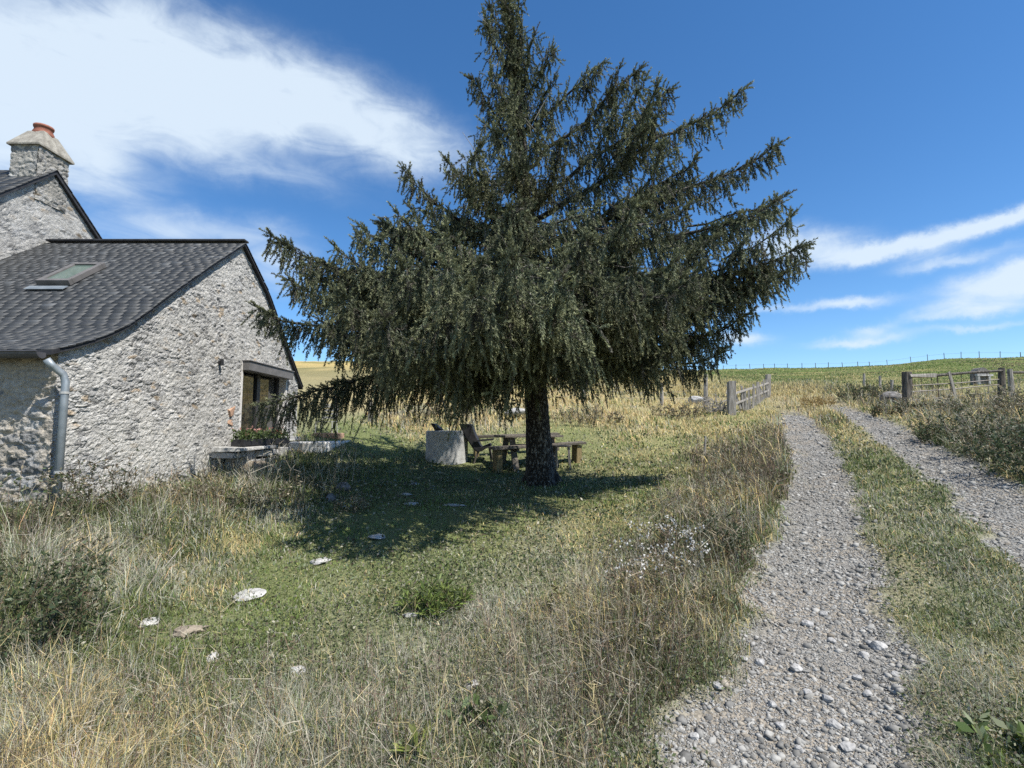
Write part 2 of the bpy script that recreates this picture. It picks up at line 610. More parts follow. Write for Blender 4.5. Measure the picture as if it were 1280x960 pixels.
# quick lookup (regular grids, bilinear) used to plant things on the ground
class Look:
    def __init__(self, x0, x1, y0, y1, st):
        self.x0, self.y0, self.st = x0, y0, st
        xs, ys = np.arange(x0, x1 + st, st), np.arange(y0, y1 + st, st)
        self.nx, self.ny = len(xs), len(ys)
        X, Y = np.meshgrid(xs, ys)
        self.z = HF(X, Y)

    def __call__(self, x, y):
        fx = np.clip((x - self.x0) / self.st, 0, self.nx - 1.001)
        fy = np.clip((y - self.y0) / self.st, 0, self.ny - 1.001)
        i, j = fx.astype(int), fy.astype(int)
        a, b = fx - i, fy - j
        z = self.z
        return (z[j, i] * (1 - a) + z[j, i + 1] * a) * (1 - b) + (z[j + 1, i] * (1 - a) + z[j + 1, i + 1] * a) * b


near = Look(-14, 22, -3, 26, 0.1)
farl = Look(-120, 140, -5, 130, 0.6)


def HQ(x, y):
    x, y = np.asarray(x, float), np.asarray(y, float)
    ins = (x > -14) & (x < 22) & (y > -3) & (y < 26)
    return np.where(ins, near(x, y), farl(x, y))


_ys = np.exp(np.linspace(math.log(1.4), math.log(125), 900))


def ground(px, py):
    """the first ground point seen through a photograph pixel"""
    d = ray(px, py)
    P = EYE[None, :] + d[None, :] * (_ys / d[1])[:, None]
    hit = np.nonzero(P[:, 2] <= HQ(P[:, 0], P[:, 1]))[0]
    i = hit[0] if len(hit) else len(_ys) - 1
    p = P[i].copy()
    p[2] = float(HQ(p[0], p[1]))
    return p


# planting map: what grows where (measured against the photograph, then fixed in the world)
# px, py, height, density, G olive, L lawn, S straw, W pale dry, B brown
AN = np.array([
    (450, 548, .05, 1, .2, .8, 0, 0, 0), (700, 550, .05, 1, .2, .7, .1, 0, 0), (850, 556, .07, 1, .1, .6, .3, 0, 0), (600, 585, .05, 1, .6, .4, 0, 0, 0),
    (480, 640, .05, 1, .5, .5, 0, 0, 0), (620, 660, .05, 1, .5, .4, .1, 0, 0), (770, 620, .07, 1, .25, .4, .35, 0, 0), (850, 580, .12, 1, .2, .3, .4, 0, .1), (700, 680, .06, 1, .4, .1, .3, .2, 0),
    (640, 640, .05, 1, .4, .3, .2, .1, 0), (330, 720, .06, 1, .5, .5, 0, 0, 0), (240, 735, .08, 1, .2, .1, .5, .2, 0), (200, 795, .07, 1, .4, .5, 0, .1, 0), (400, 780, .06, 1, .5, .2, .1, .2, 0), (400, 680, .05, 1, .5, .5, 0, 0, 0),
    (560, 715, .07, 1, .6, .2, 0, .2, 0), (600, 790, .13, 1, .4, 0, .15, .45, 0), (480, 760, .07, 1, .55, .2, .05, .2, 0), (680, 740, .10, 1, .4, .05, .2, .35, 0),
    (40, 690, .42, 1, .68, 0, .04, .16, .12), (40, 790, .38, 1, .72, .05, .02, .11, .10), (150, 660, .38, 1, .62, 0, .06, .22, .10), (250, 650, .30, 1, .42, 0, .2, .3, .08), (340, 625, .30, 1, .5, 0, .1, .32, .08), (90, 740, .30, 1, .62, .05, .08, .2, .05), (400, 600, .22, 1, .5, .1, .1, .3, 0),
    (410, 580, .12, 1, .5, .2, .1, .2, 0), (140, 735, .28, 1, .4, .05, .25, .3, 0), (110, 820, .2, 1, .45, .2, .1, .25, 0), (250, 690, .18, 1, .35, .1, .3, .25, 0), (330, 670, .12, 1, .45, .3, .1, .15, 0),
    (50, 920, .34, 1, .22, 0, .50, .26, .02), (30, 860, .3, 1, .2, 0, .3, .5, 0), (200, 910, .28, 1, .30, 0, .32, .3, .08), (180, 850, .22, 1, .25, 0, .3, .45, 0), (350, 890, .24, 1, .35, 0, .12, .45, .08), (330, 830, .09, 1, .55, .1, .05, .3, 0), (430, 790, .06, 1, .6, .1, .05, .25, 0), (540, 800, .09, 1, .6, .05, .05, .3, 0), (500, 910, .22, 1, .45, 0, .04, .38, .13), (480, 840, .12, 1, .55, 0, .06, .36, .03),
    (650, 890, .20, 1, .50, 0, .03, .36, .11), (640, 840, .14, 1, .55, 0, .05, .34, .06), (780, 910, .2, 1, .52, 0, .03, .35, .10), (830, 950, .10, 1, .3, 0, .25, .45, 0), (820, 880, .2, 1, .38, 0, .1, .45, .07),
    (750, 770, .30, 1, .35, 0, .1, .4, .15), (840, 750, .34, 1, .5, 0, .05, .3, .15), (900, 670, .32, 1, .45, 0, .1, .2, .25), (930, 600, .38, 1, .25, 0, .45, .05, .25), (880, 620, .30, 1, .3, .05, .35, .1, .2), (870, 545, .22, 1, .2, .2, .5, .1, 0), (960, 560, .36, 1, .3, 0, .35, .05, .3), (975, 530, .25, 1, .3, 0, .45, .1, .15), (800, 700, .24, 1, .4, 0, .2, .25, .15), (880, 800, .24, 1, .45, 0, .1, .35, .1),
    (1085, 600, .10, 1, .5, .1, .25, .15, 0), (1180, 720, .10, 1, .55, .1, .1, .25, 0), (1200, 850, .11, 1, .45, .15, .05, .35, 0), (1255, 940, .14, 1, .45, .4, .05, .1, 0), (1030, 520, .35, 1, .2, 0, .6, .1, .1), (1020, 508, .35, 1, .1, 0, .7, .1, .1), (1150, 640, .08, 1, .5, .1, .25, .15, 0), (1150, 900, .07, 1, .2, 0, .4, .4, 0), (1130, 720, .06, .8, .3, 0, .45, .25, 0), (1400, 800, .12, 1, .5, .1, .1, .3, 0),
    (1200, 540, .55, 1, .42, 0, .1, .4, .08), (1265, 560, .55, 1, .5, 0, .1, .32, .08), (1100, 500, .4, 1, .4, 0, .25, .2, .15), (1180, 508, .45, 1, .2, 0, .35, .4, .05), (1060, 492, .4, 1, .45, 0, .25, .15, .15), (1290, 520, .5, 1, .25, 0, .3, .4, .05), (1400, 580, .4, 1, .5, 0, .1, .3, .1),
    (800, 650, .06, 1, .25, .3, .45, 0, 0), (745, 690, .06, 1, .35, .2, .35, .1, 0), (830, 612, .07, 1, .25, .35, .4, 0, 0), (650, 725, .06, 1, .5, .1, .2, .2, 0), (290, 690, .09, 1, .3, .1, .45, .15, 0), (350, 665, .08, 1, .4, .3, .2, .1, 0), (425, 640, .07, 1, .5, .3, .1, .1, 0), (720, 640, .05, 1, .3, .4, .3, 0, 0), (560, 680, .05, 1, .5, .5, 0, 0, 0), (300, 780, .06, 1, .4, .5, 0, .1, 0), (500, 700, .05, 1, .5, .45, 0, .05, 0),
    (1165, 575, .07, 1, .4, .1, .3, .2, 0), (1250, 625, .07, 1, .4, .1, .3, .2, 0), (1105, 545, .08, 1, .4, .1, .4, .1, 0), (1330, 690, .08, 1, .5, .1, .2, .2, 0),
    (450, 500, .30, 1, .05, 0, .92, .03, 0), (600, 522, .32, 1, .15, 0, .45, .35, .05), (600, 495, .30, 1, .05, 0, .9, .05, 0), (750, 520, .32, 1, .1, 0, .75, .15, 0), (500, 528, .30, 1, .25, 0, .4, .3, .05), (700, 500, .3, 1, .05, 0, .9, .05, 0), (850, 510, .3, 1, .05, 0, .85, .1, 0), (820, 535, .2, 1, .1, .2, .6, .1, 0), (940, 522, .14, 1, .15, .4, .45, 0, 0), (900, 482, .3, 1, .05, 0, .8, .1, .05), (850, 480, .3, 1, .05, 0, .95, 0, 0), (640, 475, .3, 1, .05, 0, .95, 0, 0),
    (1000, 468, .10, 1, .25, .5, .25, 0, 0), (1200, 466, .10, 1, .2, .6, .2, 0, 0), (1090, 478, .14, 1, .3, .2, .5, 0, 0), (1250, 455, .14, 1, .2, .2, .35, 0, .25), (1000, 484, .3, 1, .1, 0, .7, .1, .1), (930, 468, .14, 1, .2, .4, .4, 0, 0), (1240, 490, .12, 1, .2, .4, .4, 0, 0), (450, 458, .2, 1, .3, 0, .5, 0, .2),
], float)


def zone(x, y, z):
    """height, density and mixture of what grows at a ground point"""
    px, py = pix(np.stack([x, y, z], -1))
    px = px + (vnoise(x * 1.3, y * 1.3, 31) - .5) * 70 * np.clip(4 / (y + 2), .2, 1)
    py = py + (vnoise(x * 1.5, y * 1.5, 32) - .5) * 46 * np.clip(4 / (y + 2), .1, 1)
    px = np.clip(px, -60, 1400)
    py = np.clip(py, 450, 985)
    out = np.zeros((len(px), 7))
    w = np.zeros(len(px))
    for a in AN:
        sy = 2.2 if a[1] < 600 else 1.3
        sy = 4.0 if a[1] < 530 else sy
        d2 = (px - a[0]) ** 2 + ((py - a[1]) * sy) ** 2
        k = 1 / (d2 + 250) ** 2.2
        out += k[:, None] * a[2:]
        w += k
    return out / w[:, None]


fg_ = AN[:, 1] > 556      # columns: px py height density G L S W B
AN[fg_, 4] += AN[fg_, 6] * .35
AN[fg_, 7] += AN[fg_, 6] * .15
AN[fg_, 6] *= .5
AN[:, 2] *= np.where((AN[:, 1] > 790) & (AN[:, 0] < 900) & (AN[:, 0] > 150), .82, 1.0)
wd_ = (AN[:, 0] < 420) & (AN[:, 1] > 560) & (AN[:, 1] < 830) & (AN[:, 2] > .1)
AN[wd_, 6] *= .5
AN[wd_, 4] += .1
AN[:, 2] *= np.where(wd_, .95, np.where(AN[:, 1] > 640, .60, .8))
AN[:, 2] = np.where(AN[:, 2] < .09, AN[:, 2] * 1.2, AN[:, 2])
AN[fg_, 4] += AN[fg_, 7] * .25
AN[fg_, 7] *= .75
PAL = np.array([(.108, .136, .054), (.150, .205, .056), (.47, .39, .19), (.34, .345, .28), (.13, .105, .075)])

# ground colours under the growth: soil and thatch of each zone, gravel in the ruts
gx_, gy_, gz_ = GX.ravel(), GY.ravel(), GZ.ravel()
zz = np.zeros((len(gx_), 7))
for i in range(0, len(gx_), 40000):
    s = slice(i, i + 40000)
    zz[s] = zone(gx_[s], np.maximum(gy_[s], 1.3), gz_[s])
mixc = zz[:, 2:] @ PAL
thatch = 0.62 * mixc + 0.38 * np.array([.17, .14, .095])
tm = track(gx_, gy_)[:, None]
hill = smooth01(gy_, 30, 55)[:, None]
nh = fbm(gx_ * .16, gy_ * .30, 51, 6)[:, None]
hillc = np.array([.105, .135, .040]) * (1 - smooth01(nh, .52, .74)) + np.array([.22, .20, .08]) * smooth01(nh, .52, .74)
crest = smooth01(np.sqrt(gx_ ** 2 + gy_ ** 2), 118, 140)[:, None] * smooth01(gx_ - gy_ * .38, -5, 25)[:, None]
hillc = hillc * (1 - .6 * crest) + np.array([.12, .075, .05]) * .6 * crest
leftfar = (1 - smooth01(gx_ / (gy_ + 1), .32, .40))[:, None]
hillc = hillc * (1 - leftfar) + leftfar * (np.array([.40, .31, .13]) * smooth01(nh, .36, .56) + np.array([.17, .16, .06]) * (1 - smooth01(nh, .36, .56)))
gcol = thatch * (1 - hill) + hillc * hill
gcol = gcol * (1 - tm) + np.array([.25, .237, .213]) * tm
dirt = (smooth01(fbm(gx_ * 1.6, gy_ * 1.6, 66, 4), .48, .62))[:, None] * tm
gcol = gcol * (1 - .55 * dirt) + .55 * dirt * np.array([.30, .25, .185])
gcol = gcol * (0.86 + .28 * fbm(gx_ * 3, gy_ * 3, 8, 4))[:, None]
m, t, b = mat_base('ground')
a = N(t, 'ShaderNodeAttribute', attribute_name='col')
tcn = N(t, 'ShaderNodeTexCoord')
n1 = N(t, 'ShaderNodeTexNoise')
n1.inputs['Scale'].default_value = 38
n1.inputs['Detail'].default_value = 8
L(t, tcn.outputs['Object'], n1.inputs['Vector'])
r1 = N(t, 'ShaderNodeMapRange')
r1.inputs['From Min'].default_value = .3
r1.inputs['From Max'].default_value = .7
r1.inputs['To Min'].default_value = .65
r1.inputs['To Max'].default_value = 1.3
L(t, n1.outputs['Fac'], r1.inputs['Value'])
mx = N(t, 'ShaderNodeVectorMath', operation='SCALE')
L(t, a.outputs['Color'], mx.inputs[0])
L(t, r1.outputs[0], mx.inputs['Scale'])
L(t, mx.outputs[0], b.inputs['Base Color'])
b.inputs['Roughness'].default_value = 1.0
b.inputs['Specular IOR Level'].default_value = 0.1
vr = N(t, 'ShaderNodeTexVoronoi')
vr.inputs['Scale'].default_value = 26
L(t, tcn.outputs['Object'], vr.inputs['Vector'])
ad = math_n(t, 'ADD', n1.outputs['Fac'], math_n(t, 'MULTIPLY', vr.outputs['Distance'], -.6))
bp = N(t, 'ShaderNodeBump')
bp.inputs['Strength'].default_value = 0.9
bp.inputs['Distance'].default_value = 0.03
L(t, ad, bp.inputs['Height'])
L(t, bp.outputs[0], b.inputs['Normal'])
M['ground'] = m
ii = (np.arange(nr - 1)[:, None] * nc + np.arange(nc - 1)[None, :]).ravel()
GF = np.stack([ii, ii + 1, ii + nc + 1, ii + nc], 1)
g = np_mesh('ground', np.stack([gx_, gy_, gz_], 1), GF, M['ground'], col=gcol, smooth=True)
tag(g, 'sloping meadow ground with a stony double track', kind='structure')

# ------------------------------------------------------------------ rubble walls


def cells(u, v, cu, cv, seed):
    """irregular stone pattern: distance to the joint, stone id, second id noise"""
    u = u + (fbm(u / cu * .7, v / cv * .7, seed + 7, 3) - .5) * cu * .9
    v = v + (fbm(u / cu * .7 + 40, v / cv * .7, seed + 8, 3) - .5) * cv * .9
    a, b = u / cu, v / cv
    a = a + .5 * (np.floor(b).astype(int) % 2)
    i0, j0 = np.floor(a).astype(np.int64), np.floor(b).astype(np.int64)
    f1 = np.full(u.shape, 9.0)
    f2 = np.full(u.shape, 9.0)
    ox, oy = np.zeros(u.shape), np.zeros(u.shape)
    idn = np.zeros(u.shape)
    for di in (-1, 0, 1):
        for dj in (-1, 0, 1):
            i, j = i0 + di, j0 + dj
            n = ((i * 73856093) ^ (j * 19349663) ^ (seed * 83492791)) & 0x7fffffff
            n = ((n ^ (n >> 13)) * 1103515245 + 12345) & 0x7fffffff
            r1 = (n % 9973) / 9973.0
            n = ((n ^ (n >> 15)) * 1597334677 + 77) & 0x7fffffff
            r2 = (n % 9967) / 9967.0
            n = ((n ^ (n >> 11)) * 668265263 + 13) & 0x7fffffff
            r3 = (n % 9949) / 9949.0
            ex, ey = i + .06 + .88 * r1 - a, j + .06 + .88 * r2 - b
            d = ex ** 2 + ey ** 2
            lt = d < f1
            ox, oy = np.where(lt, ex, ox), np.where(lt, ey, oy)
            f2 = np.where(lt, f1, np.minimum(f2, d))
            idn = np.where(lt, r3, idn)
            f1 = np.where(lt, d, f1)
    return np.sqrt(f2) - np.sqrt(f1), idn, ox, oy


def rubble(name, origin, ua, na, u0, u1, bot, top, step, cu, cv, amp, mortar, parent, seed=1, hole=None, dark=.18, matn='stonewall', rough=.5, lo=.34, hi=.62):
    """rough stone wall face with real relief; spans u0..u1 along ua, bot(u)..top(u) in height"""
    nu = int((u1 - u0) / step) + 1
    U = np.linspace(u0, u1, nu)
    tp, bt = top(U), bot(U)
    nv = int((tp - bt).max() / step) + 1
    T = np.linspace(0, 1, nv)
    VV = bt[None, :] + T[:, None] * (tp - bt)[None, :]
    UU = np.repeat(U[None, :], nv, 0)
    e, idn, ox, oy = cells(UU, VV, cu, cv, seed)
    face = smooth01(e, .01, .16)
    smear = smooth01(fbm(UU * 5, VV * 6, seed + 12, 4), .40, .58)
    rg = fbm(UU * 24, VV * 24, seed + 3, 4) - .5
    rg2 = fbm(UU * 60, VV * 60, seed + 5, 2) - .5
    proud = .35 + .65 * idn
    tilt = (np.mod(idn * 17.3, 1) - .5) * ox * 1.6 + (np.mod(idn * 43.7, 1) - .5) * oy * 1.6
    h = amp * (face * (proud + tilt) * (1 - .6 * smear) + .40 * smear + rough * rg * 1.3 + rough * .6 * rg2)
    col = lo + (hi - lo) * np.mod(idn * 7.13, 1)
    col = np.where(np.mod(idn * 31.7, 1) < dark, col * .62, col)
    colr = col[..., None] * np.array([1.0, .985, .955])
    warm = (np.mod(idn * 57.3, 1) < .06)[..., None]
    colr = np.where(warm, colr * np.array([1.0, .82, .62]), colr)
    mt = np.array(mortar) * (0.80 + .4 * fbm(UU * 5, VV * 5, seed + 9, 3))[..., None]
    k = smooth01(e, .03, .20)[..., None]
    # flush pointing smeared over part of the stones
    smear = smear[..., None]
    c = mt * (1 - k * (1 - .72 * smear)) + colr * k * (1 - .72 * smear)
    c = c * (.86 + .28 * fbm(UU * 1.1, VV * 1.1, seed + 15, 4))[..., None]
    ua, na, o = np.array(ua, float), np.array(na, float), np.array(origin, float)
    P = o + UU[..., None] * ua + h[..., None] * na
    P[..., 2] += VV
    ii = (np.arange(nv - 1)[:, None] * nu + np.arange(nu - 1)[None, :])
    F = np.stack([ii, ii + 1, ii + nu + 1, ii + nu], -1).reshape(-1, 4)
    if np.dot(np.cross(ua, (0, 0, 1)), na) < 0:
        F = F[:, ::-1]
    if hole:
        uc = (UU[:-1, :-1] + UU[1:, 1:]).ravel() / 2
        vc = (VV[:-1, :-1] + VV[1:, 1:]).ravel() / 2
        keep = np.ones(len(F), bool)
        for (a0, a1, b0, b1) in hole:
            keep &= ~((uc > a0) & (uc < a1) & (vc > b0) & (vc < b1))
        F = F[keep]
    return np_mesh(name, P.reshape(-1, 3), F, M[matn], parent, c.reshape(-1, 3), smooth=True)


# ------------------------------------------------------------------ the stone house
XG = -5.0          # gable wall of the low wing
XB = -8.6          # gable wall of the tall part behind it
house = thing('stone_house', 'old rubble stone house with slate roof, chimney and lean low wing', 'house')


def prof(pts, X):
    return np.array([on_x(px, py, X)[1:] for px, py in pts])


front = prof([(65, 437), (92, 431), (120, 423), (141, 415), (162, 405), (190, 385), (223, 360), (262, 333), (306, 303)], XG + .08)
back = prof([(308, 304), (336, 364), (360, 432), (379, 484)], XG + .08)
RIDGE_Y = (front[-1, 0] + back[0, 0]) / 2
front[-1] = back[0] = (RIDGE_Y, (front[-1, 1] + back[0, 1]) / 2)
roofline = np.vstack([front, back[1:]])
wY0 = front[0, 0] + .17
wY1 = back[-1, 0] - .12


def gtop(u):
    return np.interp(u, roofline[:, 0], roofline[:, 1]) - .05


win_a = on_x(303, 470, XG)
win_b = on_x(357, 470, XG)
w_y0, w_y1 = win_a[1], win_b[1]
w_top = on_x(304, 456, XG)[2]
w_bot = on_x(303, 548, XG)[2]
gable = rubble('gable_wall', (XG, 0, 0), (0, 1, 0), (1, 0, 0), wY0 - .02, wY1, lambda u: np.full_like(u, .1) + .05 * (u - 5), gtop, .0115, .115, .058, .0145, (.55, .535, .50), house, 3,
               hole=[(w_y0, w_y1, w_bot, w_top)], dark=.24, rough=1.15, lo=.32, hi=.54)
# front wall under the eave: bigger uncoursed stones
eave_z = front[0, 1]
rubble('front_wall', (0, wY0, 0), (1, 0, 0), (0, -1, 0), XB - 1, XG + .02, lambda u: np.full_like(u, -.1), lambda u: np.full_like(u, eave_z - .02), .014, .26, .12, .036, (.41, .365, .30), house, 11, dark=.38, rough=1.0, lo=.22, hi=.44)
# dark core closing the body of the wing
mb = MB()
mb.box(((XG + XB) / 2 - .12, (wY0 + wY1) / 2, .6), (abs(XG - XB) - .6, wY1 - wY0 - .4, 2.0))
mb.build('inner_wall', M['black'], house)


def slates(name, line, x0, x1, parent, seed, course=.105, wid=.19, base=(.056, .059, .062)):
    """courses of single slates following a roof profile (Y, z) from eave to ridge"""
    r = np.random.default_rng(seed)
    seg = np.sqrt((np.diff(line, axis=0) ** 2).sum(1))
    S = np.concatenate([[0], np.cumsum(seg)])
    V, F, C = [], [], []
    n = 0
    s = 0.0
    row = 0
    while s < S[-1] - .03:
        s2 = min(s + course * 1.9, S[-1])
        y0, z0 = np.interp(s, S, line[:, 0]), np.interp(s, S, line[:, 1])
        y1, z1 = np.interp(s2, S, line[:, 0]), np.interp(s2, S, line[:, 1])
        d = np.array([y1 - y0, z1 - z0])
        d /= np.linalg.norm(d)
        nn = np.array([-d[1], d[0]])
        if nn[1] < 0:
            nn = -nn
        x = x0 - (wid * .5 if row % 2 else 0)
        while x < x1:
            w = wid * r.uniform(.8, 1.15)
            a, b = max(x, x0), min(x + w - .006, x1)
            if b - a > .03:
                lift = .009 + r.uniform(-.0015, .003)
                sh = r.uniform(-.012, .012)
                k = r.uniform(.84, 1.14)
                c = np.array(base) * k
                if r.random() < .05:
                    c = c * 1.7
                q = []
                for (xx, e) in ((a, 0), (b, 0), (b, 1), (a, 1)):
                    yy = (y0 + d[0] * sh) if e == 0 else y1
                    zz_ = (z0 + d[1] * sh) if e == 0 else z1
                    o = lift if e == 0 else .003
                    q.append((xx, yy + nn[0] * o, zz_ + nn[1] * o))
                for (xx, yy, zz_) in list(q):
                    q.append((xx, yy - nn[0] * .012, zz_ - nn[1] * .012))
                V += q
                F += [(n, n + 1, n + 2, n + 3), (n, n + 4, n + 5, n + 1), (n + 1, n + 5, n + 6, n + 2), (n + 3, n + 2, n + 6, n + 7), (n, n + 3, n + 7, n + 4)]
                C += [c] * 8
                n += 8
            x += w
        s += course
        row += 1
    return np_mesh(name, V, F, M['slate'], parent, np.array(C))


def deck(name, line, x0, x1, th, parent, mat, drop=0.0):
    mb = MB()
    pts = [(y, z - drop) for y, z in line]
    V, F = [], []
    for x in (x0, x1):
        V += [(x, y, z) for y, z in pts] + [(x, y, z - th) for y, z in pts]
    k = len(pts)
    for i in range(k - 1):
        F += [(i, i + 1, 2 * k + i + 1, 2 * k + i), (k + i, 3 * k + i, 3 * k + i + 1, k + i + 1),
              (i, k + i, k + i + 1, i + 1), (2 * k + i, 2 * k + i + 1, 3 * k + i + 1, 3 * k + i)]
    F += [(0, 2 * k, 3 * k, k), (k - 1, 2 * k - 1, 4 * k - 1, 3 * k - 1)]
    mb.add(V, F)
    return mb.build(name, mat, parent)


roof = slates('roof', front, XB + .02, XG + .09, house, 4, course=.10, wid=.17)
deck('roof_deck', roofline, XB + .05, XG + .075, .05, roof, M['slate_dark'], .004)
slates('roof_slope', back[::-1], XB + .02, XG + .09, roof, 5)
mb = MB()
mb.beam((XB + .05, RIDGE_Y, front[-1, 1] + .03), (XG + .10, RIDGE_Y, front[-1, 1] + .03), .16, .035)
mb.build('ridge_cap', M['slate_dark'], roof, bevel=.008)

# skylight on the front slope
P1, P2 = front[-3], front[-1]
sl_n = np.cross((1, 0, 0), (0, P2[0] - P1[0], P2[1] - P1[1]))
sl_n /= np.linalg.norm(sl_n)
sl_o = np.array([0, P1[0], P1[1]])


def on_slope(px, py):
    d = ray(px, py)
    return EYE + d * (np.dot(sl_o - EYE, sl_n) / np.dot(d, sl_n))


cs = [on_slope(*p) for p in ((54, 357), (94, 357.5), (128, 337), (91, 336))]
cx0 = (cs[0][0] + cs[3][0]) / 2
cx1 = (cs[1][0] + cs[2][0]) / 2
sd = np.array([0, P2[0] - P1[0], P2[1] - P1[1]])
sd /= np.linalg.norm(sd)
q0 = np.array([0, (cs[0][1] + cs[1][1]) / 2, (cs[0][2] + cs[1][2]) / 2])
ln_ = np.dot((cs[2] + cs[3]) / 2 - (cs[0] + cs[1]) / 2, sd)
up_ = sl_n * .06
mb = MB()
for e in (0, 1):
    p = q0 + sd * (ln_ * e) + up_
    mb.beam(p + (cx0, 0, 0), p + (cx1, 0, 0), .07, .085, up=sl_n)
for x in (cx0 + .035, cx1 - .035):
    mb.beam(q0 + sd * .036 + up_ + (x, 0, 0), q0 + sd * (ln_ - .036) + up_ + (x, 0, 0), .07, .08, up=sl_n)
skl = mb.build('skylight', M['shutter'], house, bevel=.006)
mb = MB()
mb.beam(q0 + sd * .03 + up_ * 1.1 + ((cx0 + cx1) / 2, 0, 0), q0 + sd * (ln_ - .03) + up_ * 1.1 + ((cx0 + cx1) / 2, 0, 0), cx1 - cx0 - .12, .02, up=sl_n)
mb.build('pane', M['skyglass'], skl)
mb = MB()
mb.beam(q0 - sd * .16 + sl_n * .035 + (cx0 - .05, 0, 0), q0 - sd * .16 + sl_n * .035 + (cx1 + .02, 0, 0), .12, .01, up=sl_n)
mb.build('flashing', M['zinc'], skl)

# gutter and downpipe
gz0 = eave_z - .055
mb = MB()
pts = []
for k in range(9):
    a = math.pi * (1 + k / 8)
    pts.append((math.cos(a) * .065, math.sin(a) * .065))
V, F = [], []
for x in (XB + .1, XG + .02):
    V += [(x, front[0, 0] - .045 + py_, gz0 + .02 + pz_) for py_, pz_ in pts]
F = [(i, i + 1, 9 + i + 1, 9 + i) for i in range(8)] + [tuple(range(9, 18))]
mb.add(V, F)
mb.tube([(XB + .1, front[0, 0] - .11, gz0 + .025), (XG + .02, front[0, 0] - .11, gz0 + .025)], .010, 6)
mb.build('gutter', M['gutter'], house)
pT = at(58, 449, front[0, 0] - .04)
pA = at(66, 458, front[0, 0] + .0)
pB = at(79, 468, wY0 - .07)
pC = at(82, 478, wY0 - .075)
pD = at(67, 650, wY0 - .075)
mb = MB()
mb.tube([pT, pA, pB, pC, (pC[0], pC[1], pC[2] - .12), (pC[0], pC[1], .3)], .037, 12)
dpipe = mb.build('downpipe', M['zinc'], house, smooth=True)
for z in (pC[2] - .10, pC[2] - .95):
    mb = MB()
    mb.tube([(pC[0], pC[1], z), (pC[0], pC[1], z - .025)], .043, 12)
    mb.box((pC[0], pC[1] + .05, z - .012), (.02, .09, .02))
    mb.build('pipe_bracket', M['palemetal'], dpipe)

# window in the gable
wf_x = XG - .17
win = MB()
mid = w_y0 + (w_y1 - w_y0) * .50
for (y, w) in ((w_y0 + .04, .08), (w_y1 - .04, .08), (mid, .13)):
    win.box((wf_x, y, (w_top + w_bot) / 2), (.07, w, w_top - w_bot - .004))
for z in (w_top - .045, w_bot + .045):
    for a0, a1 in ((w_y0 + .082, mid - .067), (mid + .067, w_y1 - .082)):
        win.box((wf_x, (a0 + a1) / 2, z), (.066, a1 - a0, .09))
window = win.build('window', M['frame'], house, bevel=.005)
for a0, a1 in ((w_y0 + .07, mid - .055), (mid + .055, w_y1 - .07)):
    mb = MB()
    mb.box((wf_x - .012, (a0 + a1) / 2, (w_top + w_bot) / 2), (.012, a1 - a0, w_top - w_bot - .12))
    mb.build('pane', M['glass'], window)
mb = MB()   # rendered reveals
mb.box((XG - .13, w_y1 + .03, (w_top + w_bot) / 2), (.29, .06, w_top - w_bot + .02))
mb.box((XG - .13, w_y0 - .03, (w_top + w_bot) / 2), (.29, .06, w_top - w_bot + .02))
mb.box((XG - .13, (w_y0 + w_y1) / 2, w_top + .03), (.285, w_y1 - w_y0 + .11, .05))
mb.build('reveal', M['render'], window)
mb = MB()   # roller shutter box
mb.box((XG + .06, (w_y0 + w_y1) / 2 + .02, w_top - .02), (.17, w_y1 - w_y0 + .10, .17))
mb.box((XG + .065, (w_y0 + w_y1) / 2 + .02, w_top + .075), (.20, w_y1 - w_y0 + .13, .02))
mb.build('shutter_box', M['shutter'], window, bevel=.008)
mb = MB()
mb.box((XG + .06, (w_y0 + w_y1) / 2, w_bot - .035), (.50, w_y1 - w_y0 + .3, .07), jit=.008)
mb.build('sill', M['flatstone'], window)
mb = MB()   # small wall lamp
pl = on_x(277.5, 453, XG + .06)
mb.tube([pl + (0, 0, .055), pl + (0, 0, -.05)], [.028, .032], 8)
mb.box(pl + (-.05, 0, 0), (.08, .05, .05))
mb.build('wall_light', M['black'], house)
# orange-brown stone patch beside the window
pk = on_x(291, 515, XG + .025)
mb = MB()
mb.box(pk - (.030, 0, 0), (.05, .22, .15), rx=.2, jit=.03)
mb.box(pk + (-.032, -.05, -.17), (.05, .14, .10), rx=-.3, jit=.025)
mb.build('quoin', M['brick'], house, bevel=.012)

# tall part behind
chf = on_x(47, 200, XB)
chb = on_x(85, 210, XB)
cy0, cy1 = chf[1], chb[1]
rb = (cy0 + cy1) / 2
bk1, bk2 = on_x(85, 235, XB + .08), on_x(128, 301, XB + .08)
sl = (bk2[2] - bk1[2]) / (bk2[1] - bk1[1])
rz_ = bk1[2] - sl * (bk1[1] - rb) + .02
fl = on_x(2, 240, XB + .08)
slf = (rz_ - fl[2]) / (rb - fl[1])
yb1 = rb + 3.6
yf1 = rb - 4.0
bprof = np.array([(yf1, rz_ - slf * 4.0), (rb, rz_), (yb1, rz_ + sl * 3.6)])


def btop(u):
    return np.interp(u, bprof[:, 0], bprof[:, 1]) - .08


